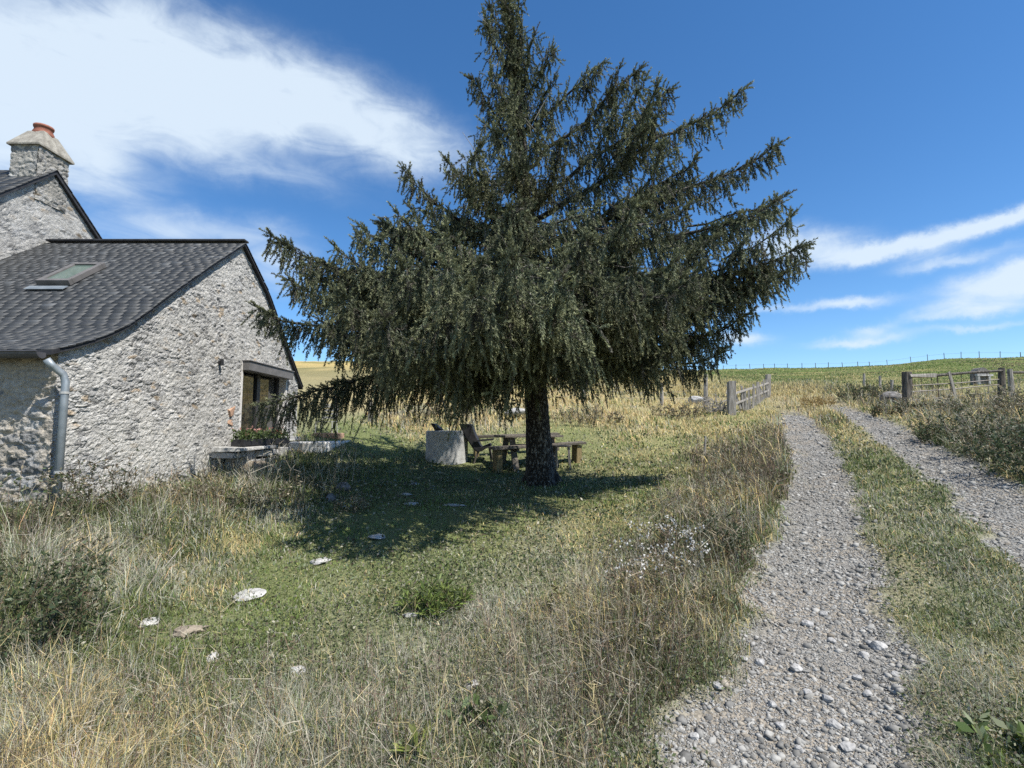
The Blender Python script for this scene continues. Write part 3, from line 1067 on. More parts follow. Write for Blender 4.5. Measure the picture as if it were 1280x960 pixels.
rubble('main_gable_wall', (XB, 0, 0), (0, 1, 0), (1, 0, 0), yf1 + .2, yb1 - .2, lambda u: np.full_like(u, 1.2), btop, .018, .13, .070, .015, (.50, .485, .455), house, 23, dark=.25, rough=.6, lo=.30, hi=.55)
mb = MB()
mb.box((XB - 3.3, rb - .1, 1.7), (6.0, 6.4, 4.0))
mb.build('main_body', M['stonewall'], house)
mroof = slates('main_roof', bprof[:2], XB - 7, XB + .09, house, 8, course=.13, wid=.24)
slates('main_roof_slope', bprof[:0:-1], XB - 7, XB + .09, mroof, 9, course=.13, wid=.24)
deck('main_roof_deck', bprof, XB - 7, XB + .075, .08, mroof, M['slate_dark'], .004)
# chimney: shaft, sloped cap, clay pot
ctop = on_x(47, 181, XB)[2]
cx_l = at(15, 200, cy0)[0]
cw = XB - cx_l
ccx = (XB + cx_l) / 2
ch = rubble('chimney', (0, cy0 - .004, 0), (1, 0, 0), (0, -1, 0), cx_l - .01, XB + .02, lambda u: np.full_like(u, rz_ - .7), lambda u: np.full_like(u, ctop), .016, .22, .12, .03, (.42, .40, .36), house, 33, dark=.5, rough=.8, lo=.22, hi=.46)
rubble('chimney_side', (XB + .004, 0, 0), (0, 1, 0), (1, 0, 0), cy0 - .02, cy1, lambda u: np.full_like(u, rz_ - .7), lambda u: np.full_like(u, ctop), .016, .2, .11, .03, (.38, .36, .32), ch, 34, dark=.5, rough=.8, lo=.20, hi=.42)
mb = MB()
mb.box((ccx - .01, (cy0 + cy1) / 2 + .01, (rz_ - .7 + ctop) / 2), (cw - .03, cy1 - cy0 - .02, ctop - rz_ + .70))
mb.build('chimney_core', M['rock'], ch)
mb = MB()
o = .065
zt = ctop + .38
V = [(cx_l - o, cy0 - o, ctop), (XB + o, cy0 - o, ctop), (XB + o, cy1 + o, ctop), (cx_l - o, cy1 + o, ctop)]
V += [(x, y, ctop + .03) for x, y, z in V[:4]]
hw = .15
cyc = (cy0 + cy1) / 2
V += [(ccx - hw, cyc - hw, zt), (ccx + hw, cyc - hw, zt), (ccx + hw, cyc + hw, zt), (ccx - hw, cyc + hw, zt)]
F = [(0, 1, 2, 3)[::-1], (0, 1, 5, 4), (1, 2, 6, 5), (2, 3, 7, 6), (3, 0, 4, 7), (4, 5, 9, 8), (5, 6, 10, 9), (6, 7, 11, 10), (7, 4, 8, 11), (8, 9, 10, 11)]
mb.add(V, F)
mb.build('chimney_cap', M['capstone'], ch)
mb = MB()
mb.tube([(ccx, cyc, zt - .08), (ccx, cyc, zt + .02), (ccx, cyc, zt + .11), (ccx, cyc, zt + .12), (ccx, cyc, zt + .16), (ccx, cyc, zt + .165), (ccx, cyc, zt + .07)], [.175, .165, .125, .15, .155, .11, .10], 16)
mb.build('chimney_pot', M['terracotta'], ch, smooth=True)
settle(house, (XG, wY0, .5))

# ------------------------------------------------------------------ terrace in front of the window
ty0 = on_x(284, 560, XG + .3)[1]
tw = thing('terrace_wall', 'low rough stone wall carrying the flower boxes below the gable window', 'wall')
sz = w_bot - .17
mb = MB()
y = ty0
r = random.Random(4)
k = 0
while y < w_y1 + .2:
    ln = r.uniform(.3, .6)
    for (za, zb) in ((sz - .16, sz - .02), (sz - .36, sz - .17), (sz - .60, sz - .37)):
        if not (k == 0 and za == sz - .36):
            mb.box((XG + .25 + r.uniform(-.03, .03), y + ln / 2, (za + zb) / 2), (.40, ln - .03, zb - za - .01), jit=.03)
    y += ln
    k += 1
mb.build('stonework', M['rock'], tw, bevel=.015)
mb = MB()
mb.beam((XG + .3, ty0 - .05, sz + .01), (XG + .3, ty0 + 1.35, sz + .01), .46, .07, jit=.012)
mb.build('coping', M['flatstone'], tw, bevel=.01)
settle(tw, (XG + .3, ty0, sz - .6))
slab = MB()
ps = at(362, 566, 10.9)
zs = at(395, 552, 11.6)[2]
slab.box((-4.30, 11.55, zs - .2), (1.15, 1.9, .44), rz=R(-6), jit=.03)
ob = slab.build('terrace_slab', M['whiteslab'], bevel=.03)
tag(ob, 'pale white concrete slab edging the terrace right of the flower boxes', 'slab')
pb = at(412, 547, 12.0)
mb = MB()
mb.box((pb[0], pb[1], zs + .10), (.62, .26, .19), rz=R(-4), jit=.012)
ob = mb.build('brick_block', M['brick'], bevel=.015)
tag(ob, 'orange brown brick block lying on the white terrace slab', 'block')


def flowers(root, cx, cy, cz, lx, ly, n, seed, flower):
    r = np.random.default_rng(seed)
    P = np.stack([r.uniform(-lx / 2, lx / 2, n), r.uniform(-ly / 2, ly / 2, n), r.uniform(0, .17, n)], 1) + (cx, cy, cz)
    c = np.array([(.07, .10, .035)] * n) * r.uniform(.6, 1.5, (n, 1))
    leaf_cloud('leaves', P, r.uniform(.02, .04, n), c, M['leaves'], root, r)
    m_ = n // 9
    P = np.stack([r.uniform(-lx / 2, lx / 2, m_), r.uniform(-ly / 2, ly / 2, m_), r.uniform(.10, .22, m_)], 1) + (cx, cy, cz)
    c = np.array([flower] * m_) * r.uniform(.7, 1.2, (m_, 1))
    leaf_cloud('flower', P, r.uniform(.018, .03, m_), c, M['petals'], root, r)


def leaf_cloud(name, P, size, col, mat, parent, r, elong=2.2, dirs=None):
    """small folded quads at points P"""
    n = len(P)
    if dirs is None:
        d = r.normal(size=(n, 3))
        d[:, 2] += .3
    else:
        d = dirs + r.normal(size=(n, 3)) * .5
    d /= np.linalg.norm(d, axis=1)[:, None]
    s = np.cross(d, r.normal(size=(n, 3)))
    s /= np.linalg.norm(s, axis=1)[:, None] + 1e-9
    size = np.asarray(size)[:, None]
    a = P
    b = P + d * size * elong * .5 + s * size * .5
    c_ = P + d * size * elong
    e = P + d * size * elong * .5 - s * size * .5
    V = np.stack([a, b, c_, e], 1).reshape(-1, 3)
    F = np.arange(n * 4).reshape(n, 4)
    return np_mesh(name, V, F, mat, parent, np.repeat(col, 4, 0))


def flower_box(label, y0, y1, seed, flower, n):
    t_ = thing('flower_box', label, 'planter', 'flower boxes under the gable window')
    x, z = XG + .33, sz + .05
    mb = MB()
    yc, ly = (y0 + y1) / 2, y1 - y0
    for dx in (-.10, .10):
        mb.beam((x + dx, y0, z + .06), (x + dx, y1, z + .06), .015, .11)
    for yy in (y0 + .008, y1 - .008):
        mb.box((x, yy, z + .06), (.183, .015, .108))
    mb.box((x, yc, z + .05), (.18, ly - .03, .08))
    mb.build('box', M['black'], t_)
    flowers(t_, x, yc, z + .09, .22, ly, n, seed, flower)
    settle(t_, (x, yc, z))


flower_box('long dark flower box with pink blooms on the stone coping', ty0 + .25, ty0 + 1.30, 3, (.50, .27, .23), 700)
flower_box('shorter dark flower box with red blooms next to the white slab', ty0 + 1.42, ty0 + 2.05, 4, (.52, .22, .17), 400)

# slim pale garden chair on the terrace
gc = thing('garden_chair', 'slim pale metal frame chair on the terrace right of the window', 'chair')
pc = at(408, 545, 12.3)
bz = zs
mb = MB()
for dx in (-.2, .2):
    mb.tube([(pc[0] + dx, pc[1] + .2, bz), (pc[0] + dx * .9, pc[1] + .16, bz + .45), (pc[0] + dx * .9, pc[1] + .28, bz + .88)], .012, 6)
    mb.tube([(pc[0] + dx, pc[1] - .2, bz), (pc[0] + dx * .95, pc[1] - .18, bz + .45)], .012, 6)
    mb.tube([(pc[0] + dx * .95, pc[1] - .18, bz + .45), (pc[0] + dx * .9, pc[1] + .16, bz + .45)], .012, 6)
mb.tube([(pc[0] - .18, pc[1] + .28, bz + .88), (pc[0] + .18, pc[1] + .28, bz + .88)], .012, 6)
mb.build('frame', M['palemetal'], gc)
mb = MB()
for k in range(6):
    mb.box((pc[0], pc[1] - .15 + k * .06, bz + .46), (.38, .035, .012))
mb.build('seat', M['palemetal'], gc)
mb = MB()
for k in range(4):
    mb.box((pc[0], pc[1] + .19 + k * .025, bz + .56 + k * .09), (.36, .012, .05))
mb.build('backrest', M['palemetal'], gc)
settle(gc, (pc[0], pc[1], bz))

# ------------------------------------------------------------------ the spruce
spruce = thing('spruce_tree', 'big spruce with drooping twig curtains and bare lower trunk on the lawn', 'tree')
TB = ground(678, 604)
TY0 = TB[1]
tb = np.array([TB, at(676, 588, TY0), at(673, 545, TY0), at(669, 480, TY0), at(664, 400, TY0 - .05), at(657, 280, TY0 - .1), at(650, 160, TY0 - .15), at(645, 70, TY0 - .2), at(628, -14, TY0 - .25)])
tr_ = np.array([.34, .262, .225, .20, .18, .14, .09, .05, .012])
tzs = tb[:, 2]


def trunk_at(z):
    return np.array([np.interp(z, tzs, tb[:, 0]), np.interp(z, tzs, tb[:, 1]), z])


zz_ = np.concatenate([np.linspace(tzs[0] - .1, 2.8, 60), np.linspace(2.9, tzs[-1], 40)])
V, F = [], []
K = 28
for i, z in enumerate(zz_):
    c = trunk_at(max(z, tzs[0]))
    rr = np.interp(z, tzs, tr_)
    ang = np.arange(K) * 2 * math.pi / K
    fl = 1 + .34 * math.exp(-max(z - tzs[0], 0) * 5) * (np.sin(ang * 5 + 1) * .5 + np.sin(ang * 3) * .3)
    bk = 1 + .10 * (fbm(ang * 5.2 + 3, np.full(K, z * 9), 77, 4) - .5) + .07 * (fbm(ang * 14, np.full(K, z * 22), 78, 2) - .5)
    for a, f, b_ in zip(ang, fl, bk):
        V.append((c[0] + math.cos(a) * rr * f * b_, c[1] + math.sin(a) * rr * f * b_, z))
for i in range(len(zz_) - 1):
    for k in range(K):
        a, b_ = i * K + k, i * K + (k + 1) % K
        F.append((a, b_, b_ + K, a + K))
trunk = np_mesh('trunk', V, F, M['bark'], spruce, smooth=True)

POLY = np.array([(612, 8), (650, 0), (668, 40), (695, 60), (690, 105), (750, 82), (800, 82), (838, 104), (858, 135), (930, 105), (935, 125), (880, 175), (830, 190), (850, 232), (930, 188), (976, 178), (978, 250), (1006, 300), (1000, 345), (955, 362), (930, 410), (900, 445), (885, 462), (815, 474), (770, 474), (738, 458), (725, 466), (690, 470), (650, 455), (610, 462), (585, 480), (570, 508), (548, 480), (520, 462), (490, 482), (445, 470), (425, 462), (400, 440), (350, 410), (330, 385), (340, 300), (380, 335), (420, 312), (450, 290), (500, 268), (508, 215), (560, 205), (600, 222), (580, 170), (615, 150), (592, 105), (630, 95), (640, 60)], float)


def inside(px, py):
    c = False
    j = len(POLY) - 1
    for i in range(len(POLY)):
        xi, yi = POLY[i]
        xj, yj = POLY[j]
        if (yi > py) != (yj > py) and px < (xj - xi) * (py - yi) / (yj - yi) + xi:
            c = not c
        j = i
    return c


r = np.random.default_rng(21)
limbs = []       # p0, p1, rise at start, lift at tip
for (px, py, Y, z0) in [
        (928, 112, 7.6, 5.3), (800, 86, 8.5, 6.3), (752, 80, 8.7, 7.0), (973, 180, 7.2, 4.8), (980, 246, 7.0, 4.3), (1005, 306, 7.0, 3.9), (1000, 330, 7.6, 3.7), (945, 350, 7.2, 3.6),
        (930, 395, 7.6, 3.2), (902, 438, 8.2, 2.9), (868, 200, 7.8, 4.7), (890, 300, 6.6, 3.9), 
        (588, 99, 8.7, 6.7), (614, 92, 8.5, 7.0), (606, 155, 8.3, 6.0), (560, 203, 7.6, 5.0), (506, 213, 7.2, 4.7), (497, 268, 7.0, 4.2), (451, 284, 6.9, 4.1), (421, 312, 6.8, 3.8), (341, 296, 6.6, 3.8),
        (323, 385, 7.2, 3.3), (382, 335, 6.8, 3.5), (600, 220, 7.5, 5.2), (360, 350, 7.4, 3.5), (400, 400, 6.8, 3.2), (455, 400, 6.2, 3.3),
        (445, 432, 7.0, 3.0), (492, 428, 6.6, 3.0), (530, 412, 6.4, 3.0), (570, 458, 6.2, 2.9), (620, 395, 6.2, 3.1), (700, 420, 6.0, 3.0), (738, 385, 6.4, 3.1), (772, 418, 7.0, 3.0), (815, 415, 7.2, 3.0), (870, 415, 8.0, 3.0), (850, 420, 6.8, 3.0), (770, 440, 9.8, 2.9), (550, 460, 10.5, 2.8),
        (560, 335, 4.4, 3.7), (480, 400, 4.7, 3.4), (640, 320, 4.2, 3.8), (430, 370, 5.4, 3.6), (700, 350, 4.5, 3.5), (735, 300, 5.2, 4.0), (600, 330, 5.2, 3.8), (680, 395, 5.2, 3.3), (520, 380, 5.6, 3.4), (850, 350, 5.6, 3.5), (650, 250, 5.8, 4.6), (790, 260, 5.8, 4.4), (560, 290, 5.9, 4.2), (640, 170, 7.0, 5.8),
        (838, 112, 8.0, 5.5), (690, 62, 8.6, 7.3), (668, 45, 8.6, 7.7), (692, 100, 8.4, 7.0), (612, 10, 8.6, 8.0), (648, 2, 8.6, 8.2), (605, 20, 8.5, 7.9), (640, 110, 8.0, 6.9), ]:
    limbs.append((trunk_at(z0), at(px, py, Y)))
drooper = len(limbs)
limbs.append((trunk_at(2.7), at(330, 505, 8.3)))
tries = 0
while len(limbs) < 74 and tries < 9000:
    tries += 1
    z0 = 2.9 + 4.8 * r.random() ** 1.3
    az = r.uniform(0, 2 * math.pi) if z0 < 4.3 else r.uniform(1.5, 5.0)
    env = np.interp(z0, [2.6, 3.2, 4.0, 5.0, 6.0, 7.0, 8.2], [4.0, 4.5, 4.2, 3.3, 2.4, 1.5, .6])
    ln = env * r.uniform(.55, 1.0)
    p0 = trunk_at(z0)
    dz = np.interp(z0, [2.7, 3.5, 5, 8], [-.15, .05, .35, .5]) * r.uniform(.4, 1.2) * (.4 + ln * .3)
    p1 = p0 + np.array([math.cos(az) * ln, math.sin(az) * ln * .95, dz])
    if z0 > 5.6:
        p1 = p0 + (p1 - p0) * (.62 if math.cos(az) < .3 else .8)
    ok = p1[1] > 4.5 and p1[0] > -3.9
    for f in (.5, .75, 1.0):
        q = p0 + (p1 - p0) * f
        ok = ok and inside(*pix(q)) and inside(*pix(q - (0, 0, (.32 if z0 > 3.6 else .80))))
    if ok:
        limbs.append((p0, p1))
subs = []
for (p0, p1) in limbs[:drooper] + limbs[drooper + 1:]:
    Ln = np.linalg.norm(p1 - p0)
    if Ln < 1.3:
        continue
    for k in range(2 if Ln > 2.4 else 1):
        f = r.uniform(.35, .75)
        q0 = p0 + (p1 - p0) * f + np.array([0, 0, .02])
        d = (p1 - p0) / Ln
        a = R(r.uniform(28, 60)) * (1 if (k + len(subs)) % 2 else -1)
        d = np.array([d[0] * math.cos(a) - d[1] * math.sin(a), d[0] * math.sin(a) + d[1] * math.cos(a), d[2] * .6 + r.uniform(-.05, .2)])
        q1 = q0 + d * Ln * r.uniform(.25, .42)
        if inside(*pix(q1)) and inside(*pix(q1 - (0, 0, .35))) and q1[1] > 3.9 and q1[0] > -3.9:
            subs.append((q0, q1))
n_main = len(limbs)
limbs += subs
TP, TD, TL, TC = [], [], [], []     # twigs: base, direction, length, tone
WB = MB()                            # woody limbs


def add_twig(p, d, l, tone):
    TP.append(p)
    TD.append(d / (np.linalg.norm(d) + 1e-9))
    TL.append(l)
    TC.append(tone)


UP = np.array([0, 0, 1.0])
for li, (p0, p1) in enumerate(limbs):
    d = p1 - p0
    dh = d * (1, 1, 0)
    Lh = np.linalg.norm(dh) + 1e-6
    dh = dh / Lh
    Ln = np.linalg.norm(d)
    if li == drooper:
        c1, c2 = p0 + dh * Lh * .35 + UP * .10, p1 - dh * Lh * .25 + UP * .35
    else:
        low = p0[2] < 4
        c1 = p0 + dh * Lh * .38 + UP * (d[2] * .3 + (.13 if low else .03) * Lh)
        c2 = p1 - dh * Lh * .24 - UP * ((.26 if low else .17) * min(Lh, 2.6) + .05)
    n = max(6, int(Ln / .12))
    T = np.linspace(0, 1, n + 1)[:, None]
    B = (1 - T) ** 3 * p0 + 3 * T * (1 - T) ** 2 * c1 + 3 * T ** 2 * (1 - T) * c2 + T ** 3 * p1
    B[1:-1] += r.normal(size=(n - 1, 3)) * .018
    ph_ = r.uniform(0, 6.28, 3)
    wv = np.sin(T * Ln * np.array([2.6, 3.1, 2.2]) + ph_) * np.array([.07, .07, .06]) * np.sin(T * math.pi)
    B = B + wv
    r0 = (.016 + .011 * Ln) * (1 if li < n_main else .6)
    WB.tube(B[::2] if n % 2 == 0 else np.vstack([B[::2], B[-1:]]), list(np.linspace(r0, .005, len(B[::2]) + (n % 2))), 5, cap=False)
    tone = r.uniform(.70, 1.3)
    drp = 1.6 if li == drooper else (.92 if p0[2] < 3.3 else 1.0)
    side = 1
    stp = 0
    s = .16 * Ln if Ln > 1 else .08
    while s < Ln:
        t_ = s / Ln
        i = min(int(t_ * n), n - 1)
        p = B[i] + (B[i + 1] - B[i]) * (t_ * n - i)
        tg = B[min(i + 1, n)] - B[i]
        tg /= np.linalg.norm(tg) + 1e-9
        lat = np.cross(tg, UP)
        lat /= np.linalg.norm(lat) + 1e-9
        # side branch
        stp += 1
        l2 = (min(.85, .34 * (1 - t_) * Ln + .14)) * r.uniform(.6, 1.1)
        dd = lat * side * .75 + tg * r.uniform(.45, .9) + UP * r.uniform(-.25, .15)
        dd /= np.linalg.norm(dd)
        m_ = max(2, int(l2 / .080)) if stp % 3 else 0
        for k in range(1, m_ + 1):
            f = k / m_
            q = p + dd * l2 * f - UP * .50 * l2 * f * f
            hang = -UP * r.uniform(.7, 1.0) + dd * r.uniform(.05, .45) + r.normal(size=3) * .15
            add_twig(q, hang, r.uniform(.12, .40) * (1.15 - .45 * t_) * (1.1 if p0[2] < 4.2 else .78) * drp, tone * r.uniform(.75, 1.25))
            if r.random() < .55:
                add_twig(q, dd * .8 + lat * r.normal() * .6 + UP * r.uniform(-.2, .45), r.uniform(.08, .17), tone * 1.12)
        if m_:
            WB.tube([p, p + dd * l2 * .5 - UP * .125 * l2, p + dd * l2 - UP * .50 * l2], [.007, .005, .003], 3, cap=False)
        side = -side if stp % 3 else side
        # curtain straight under the limb
        for _k in range(2):
            add_twig(p + r.normal(size=3) * .03, -UP + tg * r.uniform(-.1, .5) + r.normal(size=3) * .20, r.uniform(.18, .48) * (1.15 - .5 * t_) * drp, tone * r.uniform(.7, 1.2))
        # upright star of young shoots on the limb's back
        if t_ > .22 and r.random() < .22:
            ax = tg * .6 + UP * .55 + lat * r.uniform(-.5, .5)
            for _k in range(5):
                add_twig(p, ax + r.normal(size=3) * .5, r.uniform(.09, .20), tone * 1.2)
        # shoots on the outer part
        if t_ > .62:
            add_twig(p, tg * .8 + UP * r.uniform(.1, .7) + lat * r.uniform(-.7, .7), r.uniform(.08, .18), tone * 1.15)
        s += r.uniform(.038, .068)
    # the leading shoot
    tg = B[-1] - B[-2]
    add_twig(B[-1], tg, r.uniform(.16, .26), tone * 1.2)
    for k in range(3):
        add_twig(B[-1], tg / np.linalg.norm(tg) + r.normal(size=3) * .45, r.uniform(.10, .17), tone * 1.15)
# a thin clothing of twigs on the upper stem
for k in range(800):
    z = r.uniform(5.5, tzs[-1]) if k < 420 else r.uniform(7.6, tzs[-1])
    a_ = r.uniform(0, 6.28)
    add_twig(trunk_at(z), np.array([math.cos(a_), math.sin(a_), r.uniform(-.3, .9)]), r.uniform(.12, .28), 1.0)
limb = WB.build('limb', M['bark'], spruce)

TP, TD, TL, TC = np.array(TP), np.array(TD), np.array(TL), np.array(TC)
print('twigs', len(TP), 'limbs', len(limbs))
cnt = np.clip((TL * 260).astype(int), 26, 130)
idx = np.repeat(np.arange(len(TP)), cnt)
nn_ = len(idx)
tt = r.uniform(0, 1, nn_)
drop = np.where(TD[:, 2] > -.3, .12, .0)
pos = TP[idx] + TD[idx] * (TL[idx] * tt)[:, None]
pos[:, 2] -= drop[idx] * TL[idx] * tt ** 2
rad = r.normal(size=(nn_, 3))
rad -= TD[idx] * (rad * TD[idx]).sum(1)[:, None]
rad /= np.linalg.norm(rad, axis=1)[:, None] + 1e-9
nd = rad * .66 + TD[idx] * r.uniform(.55, .95, nn_)[:, None]
nd /= np.linalg.norm(nd, axis=1)[:, None]
sd_ = np.cross(nd, r.normal(size=(nn_, 3)))
sd_ /= np.linalg.norm(sd_, axis=1)[:, None] + 1e-9
nl = r.uniform(.031, .046, nn_) * (1.05 - .35 * tt ** 3)
w_ = .0132
V = np.stack([pos + sd_ * w_ / 2, pos - sd_ * w_ / 2, pos + nd * nl[:, None]], 1).reshape(-1, 3)
age = np.clip(tt * 1.3 - .5, 0, 1)[:, None]
base = np.array([.100, .116, .070])
newg = np.array([.235, .24, .13])
grey = np.array([.10, .095, .075])
cc = base * (1 - age) + newg * age
dry = (r.random(len(TP)) < .07)[idx][:, None]
cc = np.where(dry, grey, cc) * TC[idx][:, None] * r.uniform(.8, 1.25, (nn_, 1))
crown = np_mesh('crown', V, np.arange(nn_ * 3).reshape(-1, 3), M['needles'], spruce, np.repeat(cc, 3, 0))
# twig cores
sdc = np.cross(TD, UP + r.normal(size=TD.shape) * .3)
sdc /= np.linalg.norm(sdc, axis=1)[:, None] + 1e-9
e_ = TP + TD * TL[:, None] * .92
e_[:, 2] -= drop * TL
V = np.stack([TP + sdc * .0035, TP - sdc * .0035, e_], 1).reshape(-1, 3)
np_mesh('twig', V, np.arange(len(TP) * 3).reshape(-1, 3), M['deadwood'], spruce)
# bare dead sticks hanging out of the crown
mb = MB()
for k in range(90):
    p0, p1 = limbs[r.integers(len(limbs))]
    f = r.uniform(.15, .7)
    p = p0 + (p1 - p0) * f
    d = r.normal(size=3) * .5 + (p1 - p0) / np.linalg.norm(p1 - p0) * .4 + np.array([0, -.5, -.25])
    d /= np.linalg.norm(d)
    l = r.uniform(.3, .8)
    mid_ = p + d * l * .5 + r.normal(size=3) * .04
    e = p + d * l
    mb.tube([p, mid_, e], [.006, .004, .002], 4, cap=False)
    for q in range(3):
        s_ = p + d * l * r.uniform(.3, .9)
        mb.tube([s_, s_ + (d + r.normal(size=3) * .7) * .16], [.003, .0015], 3, cap=False)
for (a, b_, Y) in (((578, 165), (612, 215), 8.0), ((590, 190), (620, 230), 8.0), ((582, 190), (625, 245), 7.9), ((690, 110), (668, 150), 8.4)):
    mb.tube([at(*a, Y), at(*b_, Y)], [.003, .007], 4, cap=False)
mb.tube([trunk_at(2.75), at(640, 452, 8.3), at(608, 435, 7.6)], [.022, .016, .008], 5)
mb.build('dead_twig', M['deadwood'], spruce)
settle(spruce, TB)

# ------------------------------------------------------------------ concrete ring, chair, table, benches
rg = ground(555, 581)
rt = at(555, 538.5, rg[1])
rr_ = (at(582, 560, rg[1])[0] - at(527.5, 560, rg[1])[0]) / 2
ht = rt[2] - rg[2]
mb = MB()
K = 40
V, F = [], []
for (rad_, z) in ((rr_, -.12), (rr_, ht - .015), (rr_ - .015, ht), (rr_ - .10, ht), (rr_ - .115, ht - .015), (rr_ - .115, ht - .35)):
    for k in range(K):
        a = 2 * math.pi * k / K
        V.append((rg[0] + math.cos(a) * rad_, rg[1] + rr_ + math.sin(a) * rad_, rg[2] + z))
for i in range(5):
    for k in range(K):
        a, b_ = i * K + k, i * K + (k + 1) % K
        F.append((a, b_, b_ + K, a + K))
F.append(tuple(range(5 * K, 6 * K)))
mb.add(V, F)
ring = mb.build('well_ring', M['concrete'], smooth=False)
tag(ring, 'pale grey concrete well ring standing on the shaded lawn left of the trunk', 'concrete ring')
tp_ = at(546, 536, rg[1] + .5)
mb = MB()
V = []
for k, (x, z) in enumerate(((-.13, .15), (-.05, .14), (.10, .02), (.11, -.01), (-.03, -.01))):
    V += [(tp_[0] + x, rg[1] + .42, rg[2] + ht + .012 + z), (tp_[0] + x + .02, rg[1] + .72, rg[2] + ht + .012 + z)]
F = [(0, 2, 4, 6, 8), (9, 7, 5, 3, 1), (0, 1, 3, 2), (2, 3, 5, 4), (4, 5, 7, 6), (6, 7, 9, 8), (8, 9, 1, 0)]
mb.add(V, F)
mb.box((tp_[0] + .03, rg[1] + .57, rg[2] + ht - .02), (.3, 1.0 * rr_, .03))
ob = mb.build('scoop', M['black'], bevel=.006)
tag(ob, 'small black wedge shaped scoop lying across the rim of the concrete ring', 'scoop')

# dark lounge chair: back leaning left, facing right
cg = ground(595, 580)
cb = cg[1] + .25
ch_ = thing('lounge_chair', 'black reclining garden chair between the concrete ring and the bench', 'chair')


def cp(px, py, dy):
    p = at(px, py, cb)
    return np.array([p[0], cb + dy, p[2]])


mb = MB()
prof_b = [(575, 530), (583, 546), (592, 560), (598, 565)]
V, F = [], []
for dy in (-.28, .28):
    for (x, y) in prof_b:
        V.append(cp(x, y, dy))
for dy in (-.28, .28):
    for (x, y) in ((590, 530), (595, 543), (601, 556), (606, 562)):
        V.append(cp(x, y, dy))
for i in range(3):
    F += [(i, i + 1, 4 + i + 1, 4 + i), (8 + i, 12 + i, 12 + i + 1, 8 + i + 1), (i, 8 + i, 8 + i + 1, i + 1), (4 + i, 4 + i + 1, 12 + i + 1, 12 + i)]
F += [(0, 4, 12, 8), (3, 11, 15, 7)]
mb.add(V, F)
mb.build('backrest', M['black'], ch_, bevel=.02)
mb = MB()
mb.beam(cp(598, 562, 0), cp(614, 555.5, 0), .56, .07)
mb.build('seat', M['black'], ch_, bevel=.015)
gz = HQ(cg[0], cb)
for (x, dy) in ((600, -.25), (600, .25), (612, -.25), (612, .25)):
    a = cp(x, 559, dy)
    mb = MB()
    mb.tube([a, (a[0] + (.06 if x > 605 else -.12), a[1], float(HQ(a[0], a[1])) - .02)], .018, 6)
    mb.build('leg', M['darkwood'], ch_)
for dy in (-.30, .30):
    mb = MB()
    mb.beam(cp(594, 551, dy), cp(617, 549, dy), .05, .03)
    mb.build('armrest', M['black'], ch_)
settle(ch_, (cg[0], cb, float(gz)))

# picnic table with A-frames, seen along the bench line
ROT = R(20)
e1 = np.array([math.cos(ROT), math.sin(ROT), 0])
e2 = np.array([-math.sin(ROT), math.cos(ROT), 0])
pt = ground(664, 590)
tc_ = np.array([at(663, 545, pt[1] + .65)[0], pt[1] + .65, 0])
tz = at(663, 545, tc_[1])[2]
tg_z = float(HQ(tc_[0], tc_[1]))
pt_ = thing('picnic_table', 'weathered wooden picnic table with A-frame legs behind the spruce trunk', 'table')
mb = MB()
for k in range(5):
    c = tc_ + e2 * (-.30 + k * .15)
    c[2] = tz
    mb.beam(c - e1 * .70, c + e1 * .60, .14, .045, jit=.004)
mb.build('tabletop', M['planks'], pt_, bevel=.006)
for sx in (-.48, .40):
    for sy in (-1, 1):
        mb = MB()
        a = tc_ + e1 * sx + e2 * sy * .16
        b_ = tc_ + e1 * sx + e2 * sy * .44
        b_[2] = float(HQ(b_[0], b_[1])) - .02
        a[2] = tz - .03
        mb.beam(b_, a, .05, .12, up=tuple(e1))
        mb.build('leg', M['planks'], pt_)
    mb = MB()
    a = tc_ + e1 * (sx + .05)
    a[2] = tg_z + .36
    mb.beam(a - e2 * .42, a + e2 * .42, .045, .10)
    mb.build('crossbar', M['planks'], pt_)
mb = MB()
a = tc_.copy()
a[2] = tg_z + .40
mb.beam(a - e1 * .45, a + e1 * .37, .05, .09)
mb.build('stretcher', M['planks'], pt_)
settle(pt_, (tc_[0], tc_[1], tg_z))


def log_bench(label, a, b_, top_a, top_b, wid, legw):
    t_ = thing('log_bench', label, 'bench')
    a, b_ = np.array(a, float), np.array(b_, float)
    pa, pb_ = a.copy(), b_.copy()
    pa[2], pb_[2] = top_a, top_b
    d = (pb_ - pa) / np.linalg.norm(pb_ - pa)
    s = np.array([-d[1], d[0], 0])
    s /= np.linalg.norm(s)
    for o in (-wid / 4 - .003, wid / 4 + .003):
        mb = MB()
        mb.beam(pa + s * o - d * .04, pb_ + s * o + d * .05, wid / 2 - .006, .06, jit=.008)
        mb.build('seat_plank', M['planks'], t_, bevel=.008)
    for f in (.05, .95):
        q = pa + (pb_ - pa) * f
        mb = MB()
        mb.box((q[0], q[1], (q[2] - .032 + float(HQ(q[0], q[1])) - .05) / 2), (legw, wid * .72, q[2] - .032 - float(HQ(q[0], q[1])) + .05), rz=math.atan2(d[1], d[0]), jit=.012)
        mb.build('leg', M['logwood'], t_, bevel=.02)
    settle(t_, (a[0], a[1], float(HQ(a[0], a[1]))))


ga, gb = ground(616, 590), ground(726, 577)
log_bench('rustic wooden bench on thick log legs in front of the picnic table', ga, gb, at(616, 560, ga[1])[2], at(726, 553.5, gb[1])[2], .34, .13)
ga2, gb2 = ga + e2 * 1.55, gb + e2 * 1.25
log_bench('low bench half hidden at the far side of the picnic table', ga2, gb2, float(HQ(ga2[0], ga2[1])) + .45, float(HQ(gb2[0], gb2[1])) + .45, .3, .11)
